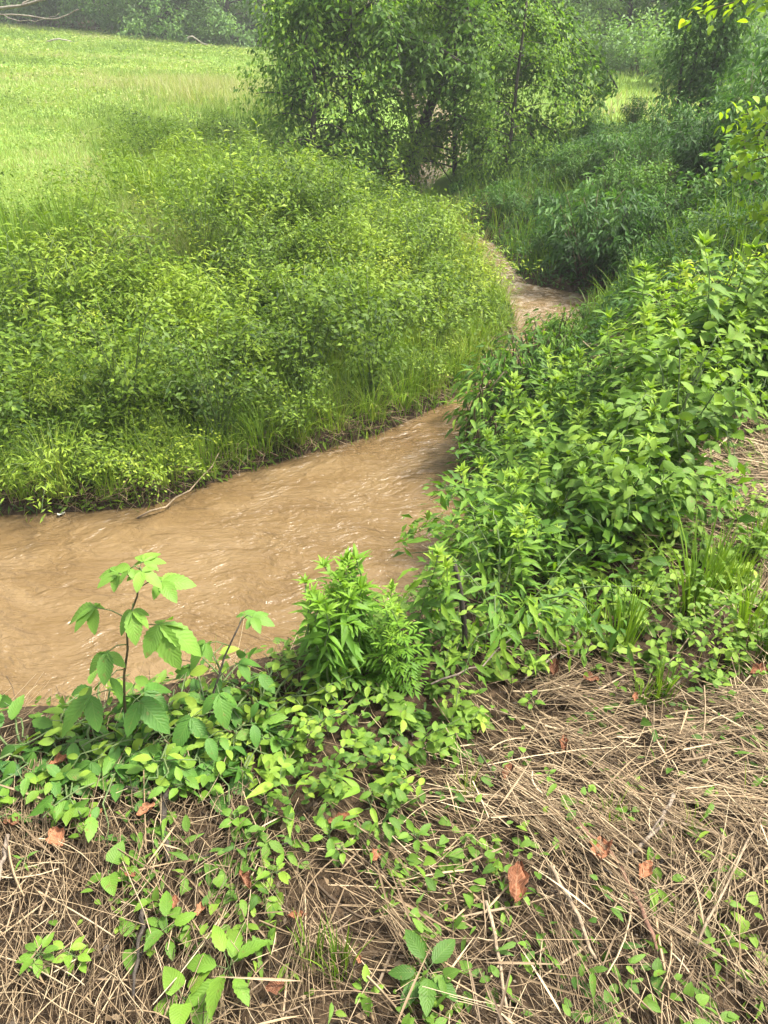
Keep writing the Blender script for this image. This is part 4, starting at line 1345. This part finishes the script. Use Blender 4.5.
# tall meadow-edge grass clumps between the field and the bank weeds
mtufts = Kind([make_grass(.7, 200, .2, .011, .3, .62), make_grass(.6, 180, .2, .011, .4, .75)])
for i, (px, py, lab) in enumerate([
    (70, 262, 'dark tall grass clump at the meadow edge above the brambles'), (108, 235, 'tall grass clump on the meadow edge beside the dark clump'),
    (180, 222, 'broad tall grass clump in the middle of the meadow edge'), (150, 205, 'grey-green grass clump standing alone in the meadow'),
    (215, 205, 'tall grey-green grass clump at the meadow edge below the tan grass'), (255, 180, 'tall grass clump between the meadow and the hanging young tree'),
    (300, 185, 'tall grass clump below the slender young tree'), (340, 205, 'grass clump at the top of the bank below the creek tree'),
    (20, 268, 'tall grass clump where the meadow edge leaves the picture'), (280, 215, 'wide grass clump at the bank top below the young tree'),
    (428, 212, 'dark grass clump at the creek tree foot before the hidden upper creek'), (446, 228, 'grass clump on the bank top where the creek disappears'), (410, 200, 'grass clump beside the creek tree trunk')]):
    h = hit(px, py)
    mtufts.place(i, tuple(h), i * 1.7, U(.8, 1.15), lab, group='tall grass clumps along the meadow edge')
mtufts.drop_unused()
sg = Kind([make_grass(.62, 90, .10, .008, .72, 1.0, 'seed_grass_tuft', .8)])
for i, (px, py, s, lab) in enumerate([(478, 262, .9, 'tan seed-headed grass tuft nearest the white riffle'), (462, 256, 1.0, 'tan seed-headed grass tuft hiding the end of the visible creek'),
                                      (446, 252, .8, 'tan seed-headed grass tuft farthest from the riffle'), (487, 280, .7, 'short tan grass tuft on the bank tip by the riffle')]):
    h = hit(px, py); sg.place(0, tuple(h), i * 2.0, s, lab, group='seed-headed grass at the bend')

rng = np.random.default_rng(105)
# ------------------------------------------------------------------ right bank thicket
weeds = Kind([make_leafy_weed(.72, 2), make_leafy_weed(.85, 3, ls=.14), make_leafy_weed(.6, 2, ls=.12), make_leafy_weed(.78, 2, LANCE, .15), make_leafy_weed(.5, 2, OVAL_T, .10)])
thicket = [(490, 640), (475, 600), (495, 520), (530, 450), (575, 405), (630, 375), (700, 360), (800, 345), (900, 360), (840, 402), (705, 436), (655, 515), (600, 570), (540, 615)]
pts = spaced(thicket, 170, .185, 9000)
def weed_zone(x, y):
    px, py = to_px(x, y, gz(x, y)); dr = float(dist_line(RIGHT, np.array([x]), np.array([y]))[0])
    row = 'over the near waterline' if dr < .55 else ('amid the near thicket' if dr < 1.1 else 'at the straw side')
    wh = 'beside the dark broken stub' if py > 560 else ('across from the widest grass bank' if py > 470 else ('across from the narrowing bend' if py > 390 else 'toward the bright sapling'))
    return row, wh
wl = ['medium toothed', 'tall toothed', 'short toothed', 'tall smooth-leaved', 'low oval-leaved']
for x, y in pts:
    row, wh = weed_zone(x, y)
    v = int(rng.choice(5, p=[.25, .25, .2, .2, .1]))
    weeds.place(v, loc_at(x, y, .01), U(0, 6.28), U(.62, .95) * (.72 + .28 * sstep(5.2, 3.4, y)) * (1 - .38 * sstep(3.7, 2.6, y)), f'{wl[v]} green weed {row} {wh}', (U(-.12, .12), U(-.2, .05)), group='leafy weeds of the near bank thicket')
weeds.drop_unused()
mound2 = Kind([make_mound(.35, .3, 420, .06, LOW, 'weed', 'leafy_undergrowth', 'undergrowth', .4), make_mound(.4, .35, 460, .07, LOWL, 'weed', 'leafy_undergrowth', 'undergrowth', .5)])
pale = Kind([make_mound(.35, .5, 420, .065, OVAL, 'cover', 'leafy_vine_mound', 'vine', .42), make_mound(.32, .42, 420, .065, LANCE, 'cover', 'leafy_vine_mound', 'vine', .52)])
for i, (px, py, v, s, lab) in enumerate([
    (660, 480, 0, 1.0, 'yellow-green vine mound at the lower straw side of the near thicket'), (676, 440, 1, .9, 'pale vine mound against the upper straw patch'),
    (735, 402, 0, .9, 'pale vine mound at the picture edge above the upper straw patch'), (690, 410, 0, .9, 'bright vine mound amid the upper thicket'),
    (640, 520, 1, .9, 'lowest pale vine mound before the grass tufts'), (730, 390, 1, 1.1, 'bright vine mound below the bright sapling'),
    (770, 380, 0, 1.1, 'bright vine mound at the picture edge below the sapling'), (660, 385, 1, .9, 'bright vine mound on the creek side of the upper thicket'),
    (620, 545, 0, .8, 'pale vine mound between dark weeds and the yellowish greenery'), (780, 350, 0, 1.1, 'farthest bright vine mound under the sapling')]):
    h = hit(px, py); pale.place(v, tuple(h), i * 2.0, s, lab, group='pale vine mounds in the near thicket')
pale.drop_unused()
brt = Kind([make_mound(.26, .5, 200, .065, LANCE, 'bright', 'yellow_leaved_weed', 'weed', .5)])
for i, (px, py, s, lab) in enumerate([(700, 345, 1.0, 'yellow-leaved weed standing out at the upper end of the near thicket'), (725, 372, .8, 'smaller yellow-leaved weed below the one at the upper thicket end'),
                                      (762, 335, .9, 'yellow-leaved weed at the picture edge below the bright sapling boughs')]):
    h = hit(px, py); brt.place(0, tuple(h), i * 2.0, s, lab, group='yellow-leaved weeds of the thicket')
for x, y in spaced(thicket, 34, .4):
    row, wh = weed_zone(x, y)
    mound2.place(int(rng.integers(2)), loc_at(x, y, .02), U(0, 6), U(.8, 1.1), f'low dark undergrowth {row} {wh}', group='undergrowth below the near thicket')
mound2.drop_unused()

lip = Kind([make_mound(.2, .05, 80, .055, OVAL_T, 'vine', 'lip_vine', 'vine', .3), make_mound(.2, .05, 80, .040, OVAL, 'cover', 'lip_vine', 'vine', .5)])
for i, (px, py) in enumerate([(35, 775), (90, 768), (135, 758), (170, 750), (205, 745), (235, 735), (262, 725), (285, 710), (190, 755), (250, 745)]):
    h = hit(px, py)
    lip.place(i, tuple(h), i * 1.7, U(.85, 1.2), ('dark toothed' if i % 2 == 0 else 'pale smooth') + f' trailing vine clump on the bank lip, {names_[i]} of those placed along it' if 0 else ('dark toothed' if i % 2 == 0 else 'pale smooth-leaved') + ' trailing vine clump hanging on the bank lip under the palmate vines', group='trailing vine clumps on the bank lip')
lip.drop_unused()
wb = Kind([make_shrub(.75, .36, 900, .10, 'weed', .30, 'waterside_bush', LANCE), make_shrub(.65, .34, 800, .09, 'weed', .38, 'waterside_bush', LANCE)])
for i, (x, y, v, ztop, lab) in enumerate([
    (.80, 5.15, 1, -.62, 'small dark bush leaning over the water before the pinch'), (.98, 5.55, 0, -.55, 'dark bush leaning farthest over the channel at the pinch'),
    (1.12, 6.0, 1, -.58, 'dark bush just upstream of the one leaning farthest over the channel'), (1.36, 6.45, 0, -.62, 'dark bush facing the tip of the grass bank'),
    (1.60, 6.9, 1, -.72, 'dark low bush at the upstream end of the pinch'), (1.30, 5.6, 0, -.42, 'dark bush behind the one leaning farthest over the channel'),
    (1.55, 6.2, 1, -.45, 'bush standing behind the pinch among the tall weeds'), (1.95, 7.3, 0, -.75, 'low bush below the brown pool end')]):
    z = gz(x, y); wb.place(v, (x, y, z), i * 2.1, float(np.clip((ztop - z) / (.75, .65)[v], .4, 1.4)), lab, group='dark bushes pinching the channel')
wb.drop_unused()
rag = Kind([make_leafy_weed(.5, 4, LANCE, .10, 'ragweed', 'feather'), make_ragweed(.52, 4), make_leafy_weed(.46, 4, LANCE, .09, 'ragweed', 'feather')])
for i, (px, py, s, lab) in enumerate([
    (325, 690, .78, 'bright green ragweed nearest the palmate vine at the water edge'),
    (352, 682, .8, 'bright ragweed clump in the middle of the waterside group'),
    (345, 668, .78, 'bright ragweed rising behind the waterside group'),
    (372, 675, .85, 'bright ragweed clump next to the dark-stemmed weeds'),
    (388, 690, .62, 'short bright ragweed in front of the waterside group'),
    (318, 678, .7, 'bright ragweed leaning farthest over the brown water')]):
    h = hit(px, py); rag.place(i, tuple(h), i * 1.3, s, lab, group='bright ragweed at the water edge')
rag.drop_unused()
dk = Kind([make_leafy_weed(.62, 1, LANCE_T, .10), make_leafy_weed(.7, 1, LANCE_T, .11)])
for i, (px, py, s, lab) in enumerate([
    (392, 668, .52, 'single upright weed with pointed leaves beside the bright ragweed'),
    (408, 672, .6, 'tallest single-stemmed weed over the brown water between ragweed and thicket'),
    (425, 662, .52, 'single-stemmed weed just before the thicket stub'),
    (445, 652, .58, 'single-stemmed weed against the dark broken stub'),
    (402, 684, .5, 'short single-stemmed weed in front of the tallest one')]):
    h = hit(px, py); dk.place(i, tuple(h), i * 2.0, s, lab, group='single-stemmed weeds over the water')
dk.drop_unused()

rng = np.random.default_rng(106)
# ------------------------------------------------------------------ near palmate vines
def palmate(lf, base, az, el, size, n, rnd):
    """leaflets radiating from the end of a stalk"""
    d0 = np.array([math.sin(az) * math.cos(el), math.cos(az) * math.cos(el), math.sin(el)])
    angs = np.linspace(-1.75, 1.75, n) * (1 if n > 3 else .75) if n > 1 else [0]
    for a in angs:
        aa = az + a
        d = np.array([math.sin(aa), math.cos(aa), -.22 - .35 * rng.random() + math.sin(el) * .5])
        sz = size * (1 - .28 * abs(a) / 1.35) * U(.9, 1.1)
        lf.add(VINE, frames(d[None], np.array([[0, 0, 1.]]) + rng.normal(0, .18, (1, 3)), [sz]), base[None], rnd + rng.normal(0, .06))
VINE = leaf_tpl(15, .52, .22, .28, 'oval', .07)

def make_vine(label, loc, h, leaves, size, lean=.1, laz=0, n=5, young=.5, stem='redstem'):
    root = thing('palmate_vine', label, 'vine', loc, 'palmate vines on the bank lip')
    P = stem_curve(h, lean, laz, 8, .006)
    st = Soup(); st.tube(P, .0042, .002, 7); st.obj('stem', M[stem], root)
    for (t, az, L, sz, k) in leaves:
        lf = Soup(); pt = Soup()
        p = at_t(P, [t])[0]
        e = p + np.array([math.sin(az) * L, math.cos(az) * L, L * .35])
        palmate(lf, e, az, -.2 if t < .9 else .5, size * sz, k, .35 + young * t)
        lo = lf.obj('leaf', M['vine'], root)
        pt.tube(np.array([p, (p + e) / 2 + [0, 0, .01], e]), .0016, .0012, 5)
        pt.obj('stalk', M['stem'], lo)
    return root
h = hit(130, 742)
make_vine('tallest palmate vine standing up before the brown water on the bank lip', tuple(h), .58,
          [(.74, -1.45, .08, .95, 5), (.68, 1.75, .09, 1.3, 5), (.90, 1.6, .06, .75, 5), (.93, -1.3, .05, .7, 5), (1.0, .3, .02, .65, 5), (1.0, 2.6, .02, .6, 4), (1.0, -1.9, .02, .5, 4), (.60, -2.6, .06, .8, 4), (.82, 2.9, .05, .7, 5),
           (.34, -2.2, .08, 1.2, 3), (.30, 2.2, .07, 1.1, 3), (.18, .6, .07, 1.1, 3), (.46, -2.7, .05, 1.0, 2)], .102, .22, 1.5)
h = hit(208, 738)
make_vine('shorter palmate vine with a dark curved stem right of the tallest one', tuple(h), .34,
          [(1.0, 1.8, .03, .7, 5), (.8, -1.8, .06, .95, 4), (.95, .3, .03, .5, 4), (.5, 2.8, .06, 1.0, 3), (.3, -2.6, .07, 1.1, 3), (.55, 1.0, .06, .9, 3)], .085, .45, .9, young=.35, stem='darktwig')
for i, (px, py, hh, lab) in enumerate([
    (60, 772, .07, 'low palmate vine with dark leaflets nearest the picture edge'),
    (95, 766, .09, 'low dark vine between the picture edge and the tallest vine'),
    (165, 764, .09, 'low vine below the tallest palmate vine'),
    (240, 745, .12, 'low leafy vine before the bright ragweed'),
    (262, 720, .18, 'thin upright vine with pale tip next to the ragweed'),
    (20, 785, .05, 'drooping dark vine at the corner of the bank lip'),
    (190, 770, .08, 'vine with one large hanging leaf over the dark stake'),
    (120, 768, .07, 'small vine in front of the tallest vine foot')]):
    h = hit(px, py)
    make_vine(lab, tuple(h), hh, [(.4 + .6 * k / 5, k * 2.4 + i, .06, U(.8, 1.15), int(rng.integers(2, 5))) for k in range(5)], .072, U(.1, .5), U(0, 6), young=.12)

rng = np.random.default_rng(107)
# ------------------------------------------------------------------ low plants and grass tufts on the near bank
sprigs = Kind([make_sprig(12, .045, .15), make_sprig(10, .055, .12), make_sprig(14, .038, .18), make_sprig(10, .06, .14, 'cover', OVAL_T)])
def near_zone(px, py):
    if py > 700: return 'in the low greenery between ragweed and straw'
    if px < 520: return 'at the foot of the ragweed and dark stub'
    if px < 640: return 'between the thicket and the upright grass tuft'
    return 'in the yellowish greenery below the upper straw patch'
pts = spaced([(250, 790), (300, 720), (400, 690), (480, 640), (560, 600), (650, 520), (720, 480), (800, 560), (790, 680), (680, 690), (600, 650), (520, 680), (470, 750), (380, 800)], 84, .11)
for x, y in pts:
    px, py = to_px(x, y, gz(x, y)); v = int(rng.integers(4))
    sprigs.place(v, loc_at(x, y, .005), U(0, 6.28), U(.7, 1.15), f"{['paired-leaf', 'broad-leaf', 'small-leaf', 'toothed-leaf'][v]} trailing sprig {near_zone(px, py)}", group='trailing sprigs on the near bank')
sprigs.drop_unused()

gt = Kind([make_grass(.34, 70, .045, .006, .3, .62, bend=.45), make_grass(.42, 60, .05, .007, .35, .6, bend=.8), make_grass(.22, 50, .04, .005, .4, .7, bend=.6), make_grass(.14, 40, .03, .004, .45, .8, bend=.6)])
for i, (px, py, v, s, lab) in enumerate([
    (620, 655, 0, .95, 'densest upright grass tuft between straw and thicket'),
    (690, 615, 1, 1.0, 'tall grass tuft with one long arching blade'),
    (712, 600, 0, .9, 'upright grass tuft just beyond the arching one'),
    (742, 640, 1, .8, 'loose grass tuft near the brown leaf at the picture edge'),
    (765, 660, 0, .7, 'grass tuft at the picture edge beside the brown leaf'),
    (660, 700, 2, .9, 'short grass tuft rising from the straw below the densest tuft'),
    (640, 705, 2, .7, 'small grass tuft at the straw edge'),
    (735, 590, 2, 1.1, 'thin grass tuft under the upper straw patch'),
    (755, 560, 0, .8, 'upright grass tuft against the upper straw patch'),
    (585, 640, 3, 1.2, 'tiny grass tuft at the thicket foot'),
    (610, 825, 3, .8, 'tiny green tuft in the open straw'),
    (690, 835, 3, .7, 'tiny green tuft alone in the far straw'),
    (465, 800, 3, .8, 'tiny grass tuft where low greenery meets the straw'),
    (310, 965, 3, 1.0, 'short grass patch beside the little brown leaf at the bottom'),
    (340, 975, 3, 1.1, 'wider short grass patch left of the dark palmate seedling')]):
    h = hit(px, py); gt.place(v, tuple(h), i * 1.4, s, lab, group='grass tufts on the near bank')
gt.drop_unused()

def single(maker, px, py, label, rot=0, scale=1, **kw):
    r = maker(**kw); h = hit(px, py)
    r.location = (h[0], h[1], h[2] + .01); r.rotation_euler = (0, 0, rot); r.scale = (scale,) * 3
    r['label'] = label; r['group'] = 'seedlings in the straw'
    return r
LONG = leaf_tpl(8, .28, .5, .15, 'lance')
for (px, py, lab, lv, ls, tpl, h, lo, hi) in [
    (292, 812, 'bright seedling with tall upright lance leaves in the low greenery', 5, .12, LONG, .07, .75, 1.0),
    (375, 820, 'seedling with pale twisted lance leaves right of the bright one', 6, .09, LONG, .08, .5, 1.0),
    (180, 800, 'seedling with two pairs of large oval leaves by the dark stake', 6, .055, OVAL, .07, .45, .7),
    (215, 800, 'round-leaved seedling right of the dark stake', 6, .05, HEART, .05, .5, .8),
    (85, 830, 'small bright round-leaved seedling between two orange leaves', 6, .04, HEART, .04, .55, .85),
    (10, 815, 'yellow-green round-leaved seedling at the picture edge', 7, .04, HEART, .06, .6, .9),
    (112, 885, 'broad-leaved seedling over the left straw', 4, .065, HEART, .05, .4, .7),
    (270, 885, 'lobed yellow-green seedling above two brown leaves', 7, .045, OVAL_T, .05, .7, 1.0),
    (135, 950, 'single broad rounded leaf seedling beside the dark stick', 3, .065, HEART, .04, .35, .5),
    (172, 945, 'lush broad-leaved seedling right of the dark stick', 6, .07, OVAL_T, .06, .4, .7),
    (232, 985, 'large seedling with long oval leaves at the bottom edge', 7, .10, OVAL_T, .07, .5, .85),
    (190, 1010, 'wide-leaved seedling at the bottom edge near the large one', 5, .07, HEART, .04, .5, .8),
    (45, 965, 'bushy small-leaved seedling in the bottom corner straw', 12, .045, OVAL, .06, .4, .7),
    (85, 970, 'bright bushy seedling next to the corner one', 12, .04, OVAL, .06, .6, .95),
    (420, 985, 'dark palmate seedling with long toothed leaflets in the straw', 8, .085, VINE, .05, .1, .35),
    (330, 850, 'seedling with overlapping oval leaves beside a brown leaf', 7, .055, OVAL_T, .06, .4, .75),
    (345, 860, 'pale oval-leaved seedling touching the overlapping one', 6, .045, OVAL, .05, .6, .9),
    (400, 885, 'round-leaved creeper seedling where greenery thins out', 7, .035, HEART, .03, .6, .9),
    (420, 850, 'toothed seedling at the edge of the low greenery', 8, .045, OVAL_T, .05, .4, .7),
    (545, 785, 'small pale seedling left of the open straw', 6, .035, OVAL_T, .04, .5, .8),
    (618, 830, 'leafy seedling alone in the open straw', 9, .035, OVAL, .04, .4, .7),
    (530, 715, 'pale narrow seedling below the curled brown leaf', 7, .04, OVAL, .05, .55, .85),
    (525, 960, 'two-leaved seedling in the bottom straw', 3, .025, HEART, .02, .6, .8),
    (520, 905, 'tiny heart-leaved seedling beside the large red-brown leaf', 3, .025, HEART, .02, .5, .7),
    (30, 875, 'narrow-leaved seedling left of the pale straw heap', 7, .035, LANCE, .05, .35, .6),
    (365, 1000, 'lobed seedling at the bottom right of the large one', 5, .04, OVAL_T, .03, .6, .9),
    (135, 800, 'small seedling by the grey twig end', 6, .035, OVAL, .03, .5, .8),
    (240, 835, 'clump of round leaves in the low greenery left of the lance seedling', 9, .04, HEART, .05, .45, .75),
]:
    single(make_seedling, px, py, lab, U(0, 6), 1.0, leaves=lv, ls=ls * .74, tpl=tpl, h=h, lo=lo - .15, hi=hi - .12)

rng = np.random.default_rng(108)
# ------------------------------------------------------------------ fallen leaves, twigs, stubs
def dead_leaf(px, py, size, label, curl=.5, mat='dead', lift=.055):
    h = hit(px, py)
    n, m = 13, 9
    V, F, UV = [], [], []
    k1, k2, k3 = U(0, 6), U(0, 6), U(.7, 1.2)
    for i in range(n):
        t = i / (n - 1)
        w = .40 * k3 * (math.sin(math.pi * (t * .94 + .03)) ** .75) * (1 + .20 * math.sin(13 * t + k1) + .12 * math.sin(31 * t + k2))
        for j in range(m):
            u = j / (m - 1) * 2 - 1
            cr = .055 * math.sin(6 * u + k1 + 9 * t) + .04 * math.sin(14 * t - 5 * u + k2) + .03 * math.sin(17 * u + 5 * t)
            V.append((u * w * (1 - .3 * curl * abs(u)), t - .5, curl * (.9 * (u * w) ** 2 * 1.6 + .30 * (t - .5) ** 2) + cr + .05 * abs(u)))
            UV.append(((u + 1) / 2, t))
    F = [(i * m + j, i * m + j + 1, (i + 1) * m + j + 1, (i + 1) * m + j) for i in range(n - 1) for j in range(m - 1)]
    s = Soup(); s.raw(np.array(V) * size, F, .5, np.array(UV))
    o = s.obj('dead_leaf' if mat == 'dead' else 'petal', M[mat])
    o.location = (h[0], h[1], h[2] + lift); o.rotation_euler = (U(-.35, .35), U(-.35, .35), U(0, 6.28))
    return tag(o, label, 'leaf', 'fallen leaves on the straw' if mat == 'dead' else None)
for (px, py, pix, lab) in [
    (65, 778, 30, 'long orange-brown dead leaf below the low dark vines'), (18, 838, 24, 'crumpled orange leaf at the left picture edge'),
    (101, 830, 20, 'crumpled orange leaf beside the small bright seedling'), (151, 827, 24, 'red-orange leaf leaning on the dark stake'),
    (62, 851, 28, 'dull brown dead leaf on the left straw'), (205, 924, 20, 'round brown leaf left of the crinkled orange one'),
    (298, 929, 24, 'crinkled orange-brown leaf in the middle of the bottom straw'), (277, 1000, 24, 'pale brown leaf near the bottom edge'),
    (340, 834, 28, 'dark red leaf stuck between oval-leaved seedlings'), (247, 897, 26, 'dark brown leaf below the lobed yellow-green seedling'),
    (178, 918, 16, 'small curled tan leaf near the lush broad-leaved seedling'), (375, 870, 20, 'brown leaf among the thinning round leaves'),
    (514, 898, 52, 'large red-brown leaf lying alone on the straw'), (552, 683, 24, 'curled brown leaf at the thicket foot'),
    (588, 693, 20, 'narrow orange leaf standing in the straw near the thicket'), (562, 758, 26, 'orange-brown leaf at the edge of the open straw'),
    (754, 686, 26, 'brown leaf under the grass tuft at the picture edge'), (631, 713, 14, 'tiny orange leaf at the short grass tuft'),
    (598, 865, 40, 'dark brown leaf half buried under the reddish twig'), (506, 786, 26, 'orange leaf curled against a straw stalk left of the open straw'),
    (640, 885, 30, 'dark leaf beneath the twig fork in the straw'), (135, 890, 16, 'small rust-coloured leaf right of the broad-leaved seedling'),
    (360, 977, 14, 'small rust leaf beside the short grass patch')]:
    dead_leaf(px, py, pix * depth_scale(px, py) * .80, lab, U(.4, 1.4), lift=U(.046, .062))

def twig(pix, r0, r1, label, mat='twig', lift=(.03, .04), name='twig', fork=None):
    P = []
    for k, (px, py) in enumerate(pix):
        h = hit(px, py); P.append([h[0], h[1], h[2] + lift[0] + (lift[1] - lift[0]) * k / (len(pix) - 1)])
    P = np.array(P); c = P[0].copy()
    Q_ = at_t(P - c, np.linspace(0, 1, 9)); Q_[1:-1] += rng.normal(0, .003, (7, 3))
    s = Soup(); s.tube(Q_, r0, r1, 7, bulge=1 + rng.normal(0, .1, 9))
    if fork is not None:
        b = Q_[5]; s.tube(np.array([b, b + np.array(fork) * .5 + [0, 0, .008], b + np.array(fork)]), r1 * .8, r1 * .4, 5)
    o = s.obj(name, M[mat]); o.location = c
    return tag(o, label, 'twig', 'twigs lying on the near bank')
twig([(80, 788), (110, 794), (145, 806)], .006, .004, 'grey twig lying across the left straw to the dark stake', fork=(.06, -.01, .01))
twig([(168, 768), (171, 800), (166, 840), (170, 872)], .008, .005, 'dark rotten stake lying down the bank from the vines', 'darktwig', (.06, .04))
twig([(148, 925), (144, 960), (138, 1012)], .005, .003, 'dark thin stick between the broad-leaved seedlings', 'darktwig', (.06, .05), fork=(.03, .03, .02))
twig([(196, 868), (240, 860), (292, 853)], .003, .002, 'thin dark twig lying level across the straw', 'darktwig')
twig([(576, 836), (612, 872), (640, 930), (652, 962)], .0055, .004, 'long reddish twig slanting through the open straw', 'redtwig', (.05, .05))
twig([(548, 880), (570, 920), (592, 972)], .005, .004, 'pale thick stalk lying parallel to the reddish twig', 'stalk', (.045, .05))
twig([(484, 915), (497, 960), (505, 1020)], .004, .003, 'pale bent stalk running to the bottom edge', 'stalk', (.045, .04))
twig([(668, 812), (650, 850), (622, 868)], .005, .004, 'grey forked twig in the middle of the open straw', 'twig', (.06, .04), fork=(.05, .05, .02))
twig([(0, 905), (8, 880), (14, 850)], .006, .005, 'short weathered stick at the left picture edge', 'twig', (.05, .05))
twig([(640, 700), (700, 640), (745, 610)], .002, .0015, 'thin pale stalk leaning through the grass tufts', 'stalk', (.03, .12))
twig([(660, 870), (620, 905), (600, 880)], .004, .003, 'short dark twig under the reddish twig', 'darktwig')
twig([(520, 690), (560, 660), (600, 655)], .003, .002, 'thin curved twig near the curled brown leaf', 'twig')
twig([(430, 705), (480, 690), (540, 640)], .003, .002, 'slender pale twig at the foot of the ragweed', 'twig', (.08, .12))
twig([(690, 960), (730, 880), (768, 800)], .003, .002, 'long pale stem crossing the lower straw', 'stalk', (.05, .05))
# dark broken stub standing in the thicket, and the pale branch on the far waterline
h = hit(466, 655)
s = Soup(); s.tube(at_t(np.array([[0, 0, -.02], [-.012, 0, .12], [-.03, .01, .24], [-.05, .02, .33]]), np.linspace(0, 1, 8)), .010, .007, 8, bulge=1 + rng.normal(0, .08, 8))
o = s.obj('broken_stub', M['darktwig']); o.location = tuple(h); tag(o, 'dark broken stub standing at the water end of the near thicket', 'stub')
P = np.array([on_plane(*p, WATER_Z).tolist() + [WATER_Z + dz] for p, dz in (((140, 518), .01), ((165, 511), .04), ((190, 499), .08), ((215, 484), .16), ((222, 472), .2))])
fallen_limb(P, 'pale thin branch lying along the far waterline below the grass tufts', .007, 'stalk')
dead_leaf(62, 516, .07, 'white petal-like leaf floating at the far waterline', .3, 'petal', .01)

# ------------------------------------------------------------------ damp summer air
def haze():
    me = bpy.data.meshes.new('haze')
    x0, x1, y0, y1, z0, z1 = -115, 115, -60, 170, -6, 40
    v = [(x, y, z) for z in (z0, z1) for y in (y0, y1) for x in (x0, x1)]
    me.from_pydata(v, [], [(0, 2, 3, 1), (4, 5, 7, 6), (0, 1, 5, 4), (2, 6, 7, 3), (0, 4, 6, 2), (1, 3, 7, 5)])
    m = bpy.data.materials.new('haze_air'); m.use_nodes = True; nt = m.node_tree
    nt.nodes.remove(nt.nodes['Principled BSDF'])
    pv = nt.nodes.new('ShaderNodeVolumePrincipled')
    pv.inputs['Color'].default_value = (.93, .97, .98, 1); pv.inputs['Density'].default_value = HAZE; pv.inputs['Anisotropy'].default_value = 0.0
    nt.links.new(pv.outputs[0], nt.nodes['Material Output'].inputs['Volume'])
    me.materials.append(m)
    tag(link('haze', me), kind='stuff')
HAZE = .0015
if HAZE: haze()
